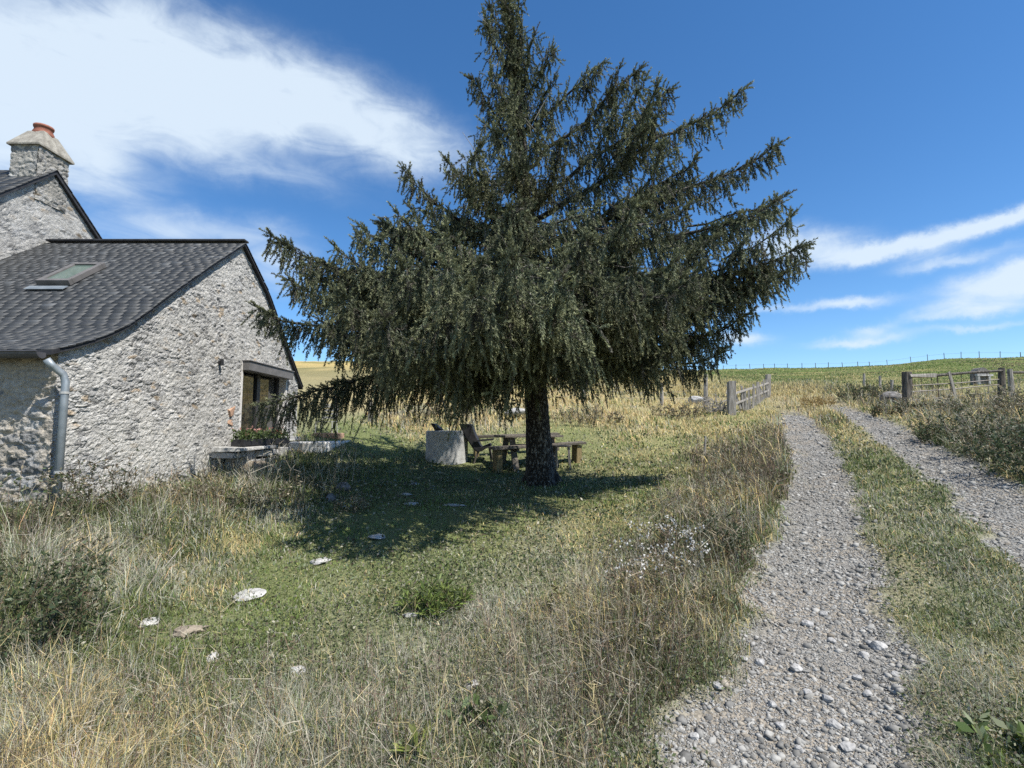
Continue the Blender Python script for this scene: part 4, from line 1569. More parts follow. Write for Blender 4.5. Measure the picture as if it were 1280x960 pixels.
# pale stool with thin legs right of the trunk
sg = ground(705, 585)
st_ = thing('stool', 'low stool with thin pale legs just right of the trunk', 'stool')
mb = MB()
zt_ = at(702, 557.5, sg[1])[2]
mb.box((sg[0] - .03, sg[1], zt_), (.34, .30, .035))
mb.build('seat', M['planks'], st_, bevel=.008)
for dx in (-.15, .12):
    for dy in (-.11, .11):
        mb = MB()
        x_, y_ = sg[0] + dx, sg[1] + dy
        mb.tube([(x_ * .5 + .5 * (sg[0] - .03 + dx * .85), y_, zt_ - .015), (x_, y_, float(HQ(x_, y_)) - .02)], .016, 6)
        mb.build('leg', M['oldwood'], st_)
settle(st_, sg)

# ------------------------------------------------------------------ rocks and flat stones


def rock(name, p, sx, sy, sz, mat, seed, rz=0.0, sink=.25, sub=3, rough=.25):
    bm = bmesh.new()
    bmesh.ops.create_icosphere(bm, subdivisions=sub, radius=1)
    q = random.Random(seed)
    pl_ = [(Vector((q.gauss(0, 1), q.gauss(0, 1), q.gauss(0, 1))).normalized(), q.uniform(.55, .85)) for _ in range(9)]
    for v in bm.verts:
        for nn, h in pl_:       # broken faces
            k = v.co.dot(nn)
            if k > h:
                v.co -= nn * (k - h) * .9
        n = v.co.normalized()
        v.co *= 1 + rough * .4 * (float(fbm(np.array([n.x * 2.3 + seed]), np.array([n.y * 2.3 + n.z * 3.1]), seed, 3)[0]) - .5)
        v.co = Vector((v.co.x * sx, v.co.y * sy, v.co.z * sz))
    me = bpy.data.meshes.new(name)
    bm.to_mesh(me)
    bm.free()
    me.materials.append(mat)
    ob = bpy.data.objects.new(name, me)
    COL.objects.link(ob)
    ob.location = (p[0], p[1], p[2] + sz * (1 - 2 * sink))
    ob.rotation_euler = (q.uniform(-.1, .1), q.uniform(-.1, .1), rz)
    return ob


def px_size(p, n):
    return n * p[1] / 640.0


for i, (px, py, w, d, lab) in enumerate([
        (312, 745, 38, .16, 'nearest white flat stone in the sunny grass, longest of the stepping stones'),
        (400, 704, 30, .14, 'white flat stone at the near edge of the tree shade'),
        (471, 673, 24, .15, 'broad white flat stone lying fully inside the tree shade'),
        (187, 782, 26, .10, 'small whitish stone sunk in grass nearest the house weeds'),
        (568, 633, 30, .16, 'pale flat stone in dappled shade in front of the trunk'),
        (514, 631, 18, .12, 'pale flat stone behind the broad one in the shade'),
        (509, 619, 16, .10, 'small pale stone in the shade in front of the concrete ring'),
        (519, 606, 12, .08, 'tiny pale stone nearest the concrete ring'),
        (516, 771, 26, .05, 'thin pale curved stone beside the bright green tuft')]):
    p = ground(px, py)
    ob = rock('stepping_stone', p, px_size(p, w) / 2, d * .75, .022, M['flatstone'], 40 + i, rz=R(12 + 9 * math.sin(i * 3)), sink=.5, rough=.8)
    ob.location.z += .012
    tag(ob, lab, 'flat stone', 'flat stones scattered over the lawn')
p = ground(240, 790)
ob = rock('earth_mound', p, .11, .10, .04, M['earth'], 71, sink=.4, rough=1.2)
tag(ob, 'crumbly brown molehill of bare earth in the sunny lawn', 'molehill')
p = ground(372, 843)
ob = rock('pale_stone', p, .05, .05, .03, M['flatstone'], 72)
tag(ob, 'small pale stone among dry stalks below the stepping stones', 'stone')
for i, (px, py, w) in enumerate([(265, 826, 15), (590, 862, 20)]):
    p = ground(px, py)
    ob = rock('pale_stone', p, px_size(p, w) / 2, .04, .03, M['flatstone'], 74 + i)
    tag(ob, ['pale stone in the long grass at the lower left', 'pale stone in dry stalks at the bottom centre'][i], 'stone')
p = ground(155, 672)
ob = rock('wall_rock', p, .10, .09, .08, M['flatstone'], 61, sink=.1)
ob.location.z += .04
tag(ob, 'white rock among the weeds under the downpipe', 'rock')
p = ground(186, 664)
ob = rock('wall_rock', p, .09, .09, .08, M['darkrock'], 62, sink=.3)
tag(ob, 'dark hollow rock among the weeds below the gable', 'rock')
for i, (px, py, w, lab) in enumerate([(430, 612, 26, 'mossy grey boulder in the shade below the terrace slab'), (412, 628, 18, 'smaller grey boulder in the weeds below the terrace slab')]):
    p = ground(px, py)
    ob = rock('boulder', p, px_size(p, w) / 2.4, .12, .09, M['darkrock'], 64 + i, sink=.35)
    tag(ob, lab, 'boulder')
p = ground(322, 596)
ob = rock('boulder', p, .30, .22, .18, M['earth'], 67, sink=.15)
tag(ob, 'yellowish boulder at the foot of the terrace wall', 'boulder')

# bigger loose stones on the near rut
for i, (px, py, w) in enumerate([(1098, 811, 26), (1080, 822, 20), (1087, 806, 14), (1040, 803, 18), (966, 884, 18), (995, 838, 24), (1035, 878, 22), (1043, 908, 24), (1010, 868, 18), (1072, 850, 16), (903, 770, 14), (930, 826, 16), (1010, 782, 20), (1030, 770, 16), (950, 830, 20), (1085, 870, 18), (898, 860, 20), (1060, 940, 26), (1120, 845, 16), (975, 910, 20), (868, 925, 18), (1000, 940, 18)]):
    p = ground(px, py)
    k = px_size(p, w) / 2.5
    ob = rock('loose_stone', p, k, k * .8, k * .6, M['rock'], 100 + i, rz=i * 1.3, sink=.28, sub=2)
    tag(ob, 'fist sized pale grey stone lying loose on the near wheel rut', 'stone', 'loose stones on the near wheel rut')

# gravel: one mass of broken stones in the ruts
r = np.random.default_rng(5)
phi = (1 + 5 ** .5) / 2
IV = np.array([(-1, phi, 0), (1, phi, 0), (-1, -phi, 0), (1, -phi, 0), (0, -1, phi), (0, 1, phi), (0, -1, -phi), (0, 1, -phi), (phi, 0, -1), (phi, 0, 1), (-phi, 0, -1), (-phi, 0, 1)]) / math.sqrt(1 + phi * phi)
IF = np.array([(0, 11, 5), (0, 5, 1), (0, 1, 7), (0, 7, 10), (0, 10, 11), (1, 5, 9), (5, 11, 4), (11, 10, 2), (10, 7, 6), (7, 1, 8), (3, 9, 4), (3, 4, 2), (3, 2, 6), (3, 6, 8), (3, 8, 9), (4, 9, 5), (2, 4, 11), (6, 2, 10), (8, 6, 7), (9, 8, 1)])
n0 = 520000
u_ = r.uniform(0, 1, n0)
a_ = .85
Yg = (1.25 ** -a_ + u_ * (26 ** -a_ - 1.25 ** -a_)) ** (-1 / a_)
side_ = r.random(n0) < .5
Xg = np.interp(Yg, TY, TX) + np.where(side_, r.uniform(-.85, .85, n0), 2.1 + r.uniform(-.8, .8, n0))
keep = (r.random(n0) < track(Xg, Yg) * (.35 + 1.1 * fbm(Xg * 1.7, Yg * 1.7, 44, 3)) + .012) & (np.abs(Xg) < Yg * 1.15 + .6)
Xg, Yg = Xg[keep], Yg[keep]
n = len(Xg)
print('gravel', n)
size = np.exp(r.normal(math.log(.0033), .68, n))
size = np.clip(size, .003, .03) * np.clip(Yg / 3.0, 1, 6) ** .5
Rm = np.linalg.qr(r.normal(size=(n, 3, 3)))[0]
sc = size[:, None] * np.stack([r.uniform(.9, 1.5, n), r.uniform(.7, 1.1, n), r.uniform(.4, .85, n)], 1)
jv = IV[None] * r.uniform(.5, 1.3, (n, 12, 1))
jv = jv * sc[:, None, :]
th = r.uniform(0, 6.28, n)
tilt = Rm.copy()
cz, sz_ = np.cos(th), np.sin(th)
Rz = np.zeros((n, 3, 3))
Rz[:, 0, 0], Rz[:, 0, 1], Rz[:, 1, 0], Rz[:, 1, 1], Rz[:, 2, 2] = cz, -sz_, sz_, cz, 1
tx = r.normal(size=n) * .45
Rx = np.zeros((n, 3, 3))
Rx[:, 0, 0], Rx[:, 1, 1], Rx[:, 1, 2], Rx[:, 2, 1], Rx[:, 2, 2] = 1, np.cos(tx), -np.sin(tx), np.sin(tx), np.cos(tx)
jv = np.einsum('nij,nkj->nki', Rz @ Rx, jv)
C0 = np.stack([Xg, Yg, HQ(Xg, Yg) + sc[:, 2] * .15], 1)
V = (C0[:, None] + jv).reshape(-1, 3)
F = (IF[None] + (np.arange(n) * 12)[:, None, None]).reshape(-1, 3)
gc_ = r.uniform(.14, .39, (n, 1)) * np.array([1.0, .972, .895])
gc_ = np.where(r.random((n, 1)) < .07, gc_ * np.array([1, .91, .80]), gc_)
ob = np_mesh('gravel', V, F, M['gravel'], None, np.repeat(gc_, 12, 0))
tag(ob, 'grey broken stone gravel in the two wheel ruts', kind='stuff')

# ------------------------------------------------------------------ fences and gates


def post_from(px, yb, yt, wpx, mat, name, parent, square=False, lean=0.0, dpx=0):
    p = ground(px, yb)
    top = at(px + dpx, yt, p[1])
    w = px_size(p, wpx)
    mb = MB()
    if square:
        mb.beam((p[0], p[1], p[2] - .15), top, w, w, up=(0, 1, 0), jit=w * .08)
    else:
        mb.tube([(p[0], p[1], p[2] - .15), (p[0] + (top[0] - p[0]) * .5, p[1], (p[2] + top[2]) / 2), top], [w * .55, w * .5, w * .45], 8, jit=.12)
    mb.build(name, mat, parent, bevel=.01 if square else 0)
    return p, top


# wire fence along the yellow bank
wf = thing('wire_fence', 'sagging wire fence on grey wooden posts along the yellow bank', 'fence')
posts = [post_from(*a) for a in [
    (463, 530, 500, 6, M['oldwood'], 'post', wf), (592, 512, 484, 6, M['oldwood'], 'post', wf), (729, 503, 475, 5, M['oldwood'], 'post', wf), (827, 509, 479, 5, M['oldwood'], 'post', wf), (882, 510, 468, 5.5, M['oldwood'], 'post', wf)]]
for f in (.35, .6, .85):
    mb = MB()
    for (p, t_), (p2, t2) in zip(posts[:-1], posts[1:]):
        a, b_ = p + (t_ - p) * f, p2 + (t2 - p2) * f
        mb.tube([a, (a + b_) / 2 - (0, 0, .05), b_], .006, 4, cap=False)
    mb.build('wire', M['wire'], wf)
settle(wf, posts[0][0])

# old broken paling gate by the track
pg = thing('paling_fence', 'old broken paling fence with a thick grey gatepost left of the track', 'fence')
pA, tA = post_from(914, 519, 477, 8, M['oldwood'], 'gatepost', pg, True)
pE, tE = post_from(960, 497, 468, 5, M['oldwood'], 'gatepost', pg, True)
pM, tM = post_from(929, 515, 488, 5, M['darkwood'], 'post', pg, True)
for f in (.30, .62):
    mb = MB()
    mb.beam(pA + (tA - pA) * f + (0, -.08, 0), pE + (tE - pE) * f + (0, -.08, 0), .05, .07, jit=.01)
    mb.build('rail', M['oldwood'], pg)
r = np.random.default_rng(3)
for k in range(15):
    f = .16 + .055 * k
    b0 = pA + (pE - pA) * f
    b0[2] = float(HQ(b0[0], b0[1])) + .12
    hgt = (tA - pA)[2] * r.uniform(.66, .90)
    mb = MB()
    mb.beam(b0 + (0, -.13, 0), b0 + (r.normal() * .12, -.13 + r.normal() * .02, hgt), .085, .02, up=(0, 1, 0), jit=.008)
    mb.build('paling', M['oldwood'], pg)
settle(pg, pA)
bp_ = thing('brush_pile', 'heap of grey dead branches between the thin post and the gatepost', 'brush pile')
mb = MB()
c = ground(898, 516)
for k in range(130):
    a = c + np.array([r.uniform(-.42, .42), r.uniform(-.5, .7), r.uniform(0, .75) * r.random()])
    d = np.array([r.normal() * .7 - .2, r.normal() * .4, r.normal() * .55 + .1])
    d /= np.linalg.norm(d)
    l = r.uniform(.25, .6)
    q = a + d * l
    q[2] = max(q[2], c[2] + .02)
    mb.tube([a, (a + q) / 2 + r.normal(size=3) * .05, q], [.014, .011, .006], 4, cap=False)
mb.build('branches', M['oldwood'], bp_)
settle(bp_, c)
p = ground(872, 505)
ob = rock('boulder', p, .55, .4, .28, M['rock'], 55, sink=.2)
tag(ob, 'pale grey boulder in yellow grass left of the brush heap', 'boulder')
p = ground(645, 524)
ob = rock('boulder', p, .5, .35, .16, M['rock'], 56, sink=.2)
ob.location.z += .14
tag(ob, 'pale flat boulder in the dry grass behind the picnic table', 'boulder')
stk = thing('stake', 'thin bare wooden stake standing in the long grass beside the track', 'stake')
post_from(880, 580, 545, 3, M['oldwood'], 'shaft', stk, dpx=2)
settle(stk, ground(880, 580))

# field gate on the right
fg = thing('field_gate', 'weathered field gate with a heavy top rail and wire mesh right of the track', 'gate')
gA, hA = post_from(1134, 511, 465, 8, M['darkwood'], 'gatepost', fg, True)
gB, hB = post_from(1252, 497, 460, 8, M['darkwood'], 'gatepost', fg)
nA = at(1136, 469.5, gA[1] - .08)
nB = at(1252, 463.5, gB[1] - .08)
nK = at(1168, 469.5, gA[1] + (gB[1] - gA[1]) * .28)
mb = MB()
mb.beam(nA, nK, .12, .13, jit=.02)
mb.build('rail', M['oldwood'], fg)
mb = MB()
mb.tube([nK, (nK + nB) / 2 + (0, 0, .02), nB], [.05, .05, .045], 8, jit=.1)
mb.build('rail', M['darkwood'], fg)
for f, rad in ((.22, .012), (.45, .018), (.62, .018)):
    mb = MB()
    a, b_ = gA + (hA - gA) * f, gB + (hB - gB) * f
    mb.tube([a, (a + b_) / 2 - (0, 0, .03), b_], rad, 5)
    mb.build('bar', M['wire'], fg)
for f in (.07, .16, .27, .33, .46, .58, .72, .86):
    mb = MB()
    a = gA + (gB - gA) * f
    z = nA[2] + (nB[2] - nA[2]) * f
    lo = z - .95 if f in (.33,) else z - .75
    mb.tube([(a[0], a[1], lo), (a[0], a[1], z - .04)], .018 if f == .33 else .010, 5)
    mb.build('upright', M['rust'], fg)
mb = MB()
a = gA + (gB - gA) * .50
mb.beam(a + (0, -.06, .1), a + (.0, -.06, nA[2] - gA[2] - .05) - (gB - gA) * .06 * np.array([1, 1, 0]), .10, .05, up=(0, 1, 0), jit=.01)
mb.build('brace', M['oldwood'], fg)
settle(fg, gA)
sp = thing('gate_strut', 'pale split wooden post leaning right beside the far dark gatepost', 'post')
gC, hC = post_from(1265, 497, 461.5, 6, M['oldwood'], 'shaft', sp, dpx=-3)
settle(sp, gC)
rf = thing('rail_fence', 'single dark rail running out of view right of the pale post', 'fence')
mb = MB()
q0_ = at(1260, 465.5, gC[1])
q1_ = at(1330, 466, gC[1] + 1.2)
mb.tube([q0_, q1_], [.05, .045], 8, jit=.1)
mb.build('rail', M['darkwood'], rf)
post_from(1330, 500, 461, 8, M['darkwood'], 'post', rf, True)
settle(rf, q0_)
for (px, yb, yt, w, lab) in ((1115, 494, 475, 4, 'thin pale fence stake left of the heavy gatepost'), (1080, 484, 467, 3, 'thin stake rising from the brush right of the track crest'), (1100, 487, 470, 3, 'short dark stake between the brush and the pale stake')):
    s_ = thing('fence_stake', lab, 'post')
    p, _t = post_from(px, yb, yt, w, M['oldwood'], 'shaft', s_)
    settle(s_, p)
p = ground(1118, 506)
ob = rock('boulder', p, .55, .4, .36, M['darkrock'], 57, sink=.15)
tag(ob, 'dark weathered boulder leaning at the foot of the heavy gatepost', 'boulder')

# small stone trough shelter seen through the gate
p = ground(1230, 481)
k = px_size(p, 1)
sh = thing('field_shrine', 'small dark round topped stone structure in the field behind the gate', 'stone structure')
mb = MB()
V, F = [], []
K = 14
for dy in (0, k * 10):
    V += [(p[0] - 8 * k, p[1] + dy, p[2] - .1), (p[0] + 8 * k, p[1] + dy, p[2] - .1)]
    for i in range(K + 1):
        a = math.pi * i / K
        V.append((p[0] + math.cos(a) * 8 * k, p[1] + dy, p[2] + 13 * k + math.sin(a) * 9 * k))
h_ = K + 3
F = [(1, 0) + tuple(range(h_ - 1, 1, -1)), (h_, h_ + 1) + tuple(range(h_ + 2, 2 * h_))]
ordr = [0, 1] + list(range(2, h_))
for i in range(h_):
    a, b_ = ordr[i], ordr[(i + 1) % h_]
    F.append((a, b_, b_ + h_, a + h_))
mb.add(V, F)
mb.build('body', M['darkrock'], sh)
mb = MB()
mb.box((p[0], p[1] - k * 1.5, p[2] + 12 * k), (20 * k, 3.5 * k, 2.2 * k), jit=.02)
mb.build('ledge', M['rock'], sh)
for dx in (-8, 5):
    mb = MB()
    mb.box((p[0] + dx * k, p[1] - k * 1.5, p[2] + 5.3 * k), (2.2 * k, 3 * k, 11 * k), jit=.02)
    mb.build('pillar', M['rock'], sh)
settle(sh, p)

# long fence on the skyline
cf = thing('crest_fence', 'distant row of dark posts with wire along the hill skyline', 'fence')
prev = None
W_ = MB()


def skyline(px):
    best, by = None, 1e9
    for Y in np.linspace(70, 150, 90):
        d = ray(px, 470)
        x = d[0] / d[1] * Y
        z = float(_H0(x, Y) + 0)
        z = float(HF(np.array([x]), np.array([Y]))[0])
        _, py = pix(np.array([x, Y, z]))
        if py < by:
            by, best = py, np.array([x, Y, z])
    return best


for px in (904, 920, 938, 955, 969, 985, 1003, 1020, 1036, 1054, 1073, 1088, 1110, 1140, 1161, 1182, 1203, 1226, 1252, 1278, 1304, 1330):
    p = skyline(px)
    h = px_size(p, 7.5 if px > 1100 else 5.5) * random.uniform(.85, 1.2)
    mb = MB()
    mb.tube([p - (0, 0, .2), p + (random.uniform(-.1, .1), 0, h)], .05, 5)
    mb.build('post', M['darkwood'], cf)
    if prev is not None:
        for f in (.8,):
            W_.tube([prev[0] + (0, 0, prev[1] * f), p + (0, 0, h * f)], .012, 3, cap=False)
    prev = (p, h)
W_.build('wire', M['wire'], cf)
settle(cf, skyline(904))

# ------------------------------------------------------------------ grass


def blades(name, P, H, Wd, lean, az, col, tipcol, bend=.5):
    """one curved tapering blade per root point"""
    n = len(P)
    dx = np.stack([np.cos(az), np.sin(az), np.zeros(n)], 1)
    fa = np.random.default_rng(n).uniform(0, 6.28, n)
    sx = np.stack([np.cos(fa), np.sin(fa), np.zeros(n)], 1)
    up = np.array([0, 0, 1.0])
    H_, W_, l_ = H[:, None], Wd[:, None], lean[:, None]
    mid = P + up * H_ * .55 + dx * H_ * l_ * .35
    tip = P + up * H_ * (1 - .25 * l_ ** 2 - bend * .12) + dx * H_ * l_ * 1.0
    V = np.stack([P - sx * W_ / 2, P + sx * W_ / 2, mid + sx * W_ * .38, mid - sx * W_ * .38, tip], 1).reshape(-1, 3)
    i = (np.arange(n) * 5)[:, None]
    F = np.concatenate([i + np.array([0, 1, 2]), i + np.array([0, 2, 3]), i + np.array([3, 2, 4])], 1).reshape(-1, 3)
    C = np.stack([col, col, col * .5 + tipcol * .5, col * .5 + tipcol * .5, tipcol], 1).reshape(-1, 3)
    return np_mesh(name, V, F, M['grass'], None, C)


r = np.random.default_rng(77)
house_box = lambda x, y: (x < XG + .02) & (y > wY0 - .02)


def scatter(n, y0, y1, a, umax=1.25, margin=.8):
    u = r.uniform(0, 1, n)
    Y = (y0 ** -a + u * (y1 ** -a - y0 ** -a)) ** (-1 / a)
    X = r.uniform(-1, 1, n) * (Y * umax + margin)
    k = ~house_box(X, Y)
    X, Y = X[k], Y[k]
    return X, Y, HQ(X, Y)


X, Y, Z = scatter(900000, 1.15, 34, .75)
zn = zone(X, Y, Z)
hgt, den, mixw_ = zn[:, 0], zn[:, 1], zn[:, 2:]
tk = track(X, Y)
clump = fbm(X * 1.9, Y * 1.9, 61, 4)
clump2 = fbm(X * 5.5, Y * 5.5, 64, 3)
keep = (r.random(len(X)) < den * (.45 + 1.0 * clump)) & (r.random(len(X)) > tk * 1.25 - .015)
keep &= ~((np.hypot(X - rg[0], Y - rg[1] - rr_) < rr_ + .01))
X, Y, Z, hgt, mixw_, clump, clump2, tk = (a[keep] for a in (X, Y, Z, hgt, mixw_, clump, clump2, tk))
# weights sharpened by patchy noise, then one kind per blade
pn = np.stack([fbm(X * 1.1 + 7 * k, Y * 1.1, 80 + k, 4) for k in range(5)], 1)
wts = mixw_ * np.exp((pn - .5) * 6)
wts /= wts.sum(1)[:, None]
kind_ = (wts.cumsum(1) < r.random(len(X))[:, None]).sum(1).clip(0, 4)
n = len(X)
print('blades', n)
hm = np.array([.85, .75, 1.15, 1.15, 1.2])[kind_]
H = hgt * hm * r.uniform(.45, 1.25, n) * (.45 + 1.1 * clump) * (.7 + .6 * clump2)
H = np.maximum(H, .02)
long_ = r.random(n) < .06
H = np.where(long_, H * 1.5, H)
H = np.where(tk > .2, H * .5, H)
lodw = np.clip(Y / 3.2, .8, 5)
Wd = (np.array([.0052, .0046, .0040, .0030, .0036])[kind_]) * r.uniform(.7, 1.4, n) * lodw * np.where(hgt > .15, 1.15, 1.0)
lean = np.abs(r.normal(0, np.array([.8, .7, .8, .95, .55])[kind_], n))
az = r.normal(2.6, 1.6, n)
col = PAL[kind_] * r.uniform(.65, 1.35, (n, 1)) * (1 + r.normal(0, .06, (n, 3)))
col *= (.78 + .5 * clump2)[:, None]
tipc = col * np.where(r.random((n, 1)) < .3, np.array([1.6, 1.4, 1.3]), np.array([1.1, 1.08, 1.0]))
P = np.stack([X, Y, Z - .01], 1)
short = hgt < .12
for nm, lb, mk in (('lawn_grass', 'short green and thin grass of the lawn and track verges', short), ('long_grass', 'long dry straw grass, weeds and pale stalks around the lawn and track', ~short)):
    ob = blades(nm, P[mk], H[mk], Wd[mk], lean[mk], az[mk], col[mk], tipc[mk])
    tag(ob, lb, kind='stuff')

# small leaves of herbs and clover low in the sward
X, Y, Z = scatter(230000, 1.2, 16, .7)
zn = zone(X, Y, Z)
k = (r.random(len(X)) < .25 + .9 * smooth01(fbm(X * 1.4, Y * 1.4, 131, 4), .42, .62)) & (r.random(len(X)) > track(X, Y) * 1.2)
X, Y, Z, zn = X[k], Y[k], Z[k], zn[k]
n = len(X)
hz = zn[:, 0] * r.uniform(.05, .75, n) + .008
lc = np.array([(.085, .115, .045), (.12, .15, .06), (.20, .20, .13), (.30, .28, .21), (.09, .07, .045)])[r.choice(5, n, p=[.36, .26, .16, .12, .10])] * r.uniform(.6, 1.4, (n, 1))
ob = leaf_cloud('ground_herbs', np.stack([X, Y, Z + hz], 1), r.uniform(.007, .016, n) * np.clip(Y / 3.5, .85, 3), lc, M['leaves'], None, r, 1.9)
tag(ob, 'small leaves of low herbs and clover between the grass blades', kind='stuff')

# coarser tufts on the far hillsides
X, Y, Z = scatter(150000, 30, 128, .3, umax=1.15)
n = len(X)
px_, py_ = pix(np.stack([X, Y, Z], 1))
zn = zone(X, Y, Z)
w2 = zn[:, 2:] * np.exp((np.stack([fbm(X * .12 + 9 * k, Y * .3, 90 + k, 4) for k in range(5)], 1) - .5) * 6)
w2 /= w2.sum(1)[:, None]
kind_ = (w2.cumsum(1) < r.random(n)[:, None]).sum(1).clip(0, 4)
H = np.maximum(zn[:, 0], .1) * r.uniform(.6, 1.6, n) * (.5 + fbm(X * .4, Y * .4, 71, 3))
ob = blades('hill_grass', np.stack([X, Y, Z - .02], 1), H, .045 * r.uniform(.7, 1.5, n) * np.clip(Y / 40, 1, 3), np.abs(r.normal(0, .5, n)), r.uniform(0, 6.28, n),
            PAL[kind_] * r.uniform(.7, 1.25, (n, 1)), PAL[kind_] * r.uniform(.9, 1.4, (n, 1)))
tag(ob, 'rough tufted pasture on the hillsides beyond the fences', kind='stuff')

# thin branched dry stalks standing above the foreground grass
SV = MB()


def stalk_field(n, y0, y1, test, hh, colr, seed):
    q = np.random.default_rng(seed)
    P0, P1, W0, C0 = [], [], [], []
    tries = 0
    while len(P0) < n * 5 and tries < n * 60:
        tries += 1
        yy = q.uniform(y0 ** .5, y1 ** .5) ** 2
        xx = q.uniform(-1.1, 1.1) * yy
        zz0 = float(HQ(xx, yy))
        a, b_ = pix(np.array([xx, yy, zz0]))
        if not test(a, b_, q) or house_box(xx, yy):
            continue
        if track(np.array([xx]), np.array([yy]))[0] > .1:
            continue
        h = hh * q.uniform(.5, 1.2)
        d = np.array([q.normal() * .22, q.normal() * .22, 1.0])
        p = np.array([xx, yy, zz0])
        e = p + d * h
        w = .0032 * max(1, yy / 3)
        cl = np.array(colr[q.integers(len(colr))]) * q.uniform(.7, 1.3)
        P0.append(p); P1.append(e); W0.append(w); C0.append(cl)
        for k in range(q.integers(3, 8)):
            s_ = p + (e - p) * q.uniform(.35, .98)
            b2 = s_ + (d * .5 + q.normal(size=3) * np.array([.6, .6, .25])) * h * q.uniform(.10, .28)
            P0.append(s_); P1.append(b2); W0.append(w * .75); C0.append(cl * q.uniform(.8, 1.4))
    return np.array(P0), np.array(P1), np.array(W0), np.array(C0)


def strips(name, P0, P1, W0, C0, mat, label):
    n = len(P0)
    s = np.cross(P1 - P0, np.random.default_rng(1).normal(size=(n, 3)))
    s /= np.linalg.norm(s, axis=1)[:, None] + 1e-9
    V = np.stack([P0 - s * W0[:, None] * .5, P0 + s * W0[:, None] * .5, P1 + s * W0[:, None] * .25, P1 - s * W0[:, None] * .25], 1).reshape(-1, 3)
    ob = np_mesh(name, V, np.arange(n * 4).reshape(n, 4), mat, None, np.repeat(C0, 4, 0))
    return tag(ob, label, kind='stuff')


def fg_test(a, b_, q):
    if not (-120 < a < 1000 and 700 < b_ < 1120):
        return False
    line = np.interp(a, [-100, 0, 250, 450, 600, 760, 850, 960], [800, 815, 830, 850, 800, 735, 690, 640])
    return b_ > line + q.normal() * 15


def verge_test(a, b_, q):
    lft = np.interp(b_, [540, 600, 680, 760, 860], [850, 850, 790, 700, 620])
    rgt = np.interp(b_, [540, 600, 680, 760, 860, 960], [985, 985, 945, 900, 860, 820])
    return 540 < b_ < 900 and lft < a < rgt


def weed_test(a, b_, q):
    hi = np.interp(a, [0, 200, 300, 430], [830, 720, 680, 620])
    return -150 < a < 440 and 560 < b_ < hi


def bank_test(a, b_, q):
    lo = np.interp(a, [1050, 1130, 1280, 1450], [505, 530, 600, 660])
    return 1040 < a < 1500 and 486 < b_ < lo


S1 = stalk_field(1500, 1.3, 4.2, fg_test, .34, [(.40, .36, .28), (.30, .25, .18), (.16, .10, .075), (.46, .38, .20)], 1)
S2 = stalk_field(800, 2.5, 12, verge_test, .42, [(.30, .25, .17), (.15, .10, .07), (.36, .32, .24)], 2)
S3 = stalk_field(520, 3.0, 12, weed_test, .55, [(.28, .24, .18), (.10, .09, .05), (.36, .33, .26)], 3)
S4 = stalk_field(520, 7, 24, bank_test, .62, [(.36, .33, .26), (.20, .16, .10), (.42, .36, .22)], 4)
strips('dry_stalks', *[np.concatenate(k) for k in zip(S1, S2, S3, S4)], M['grass'], 'thin branching dry stalks standing out of the long grass')

# ------------------------------------------------------------------ single plants


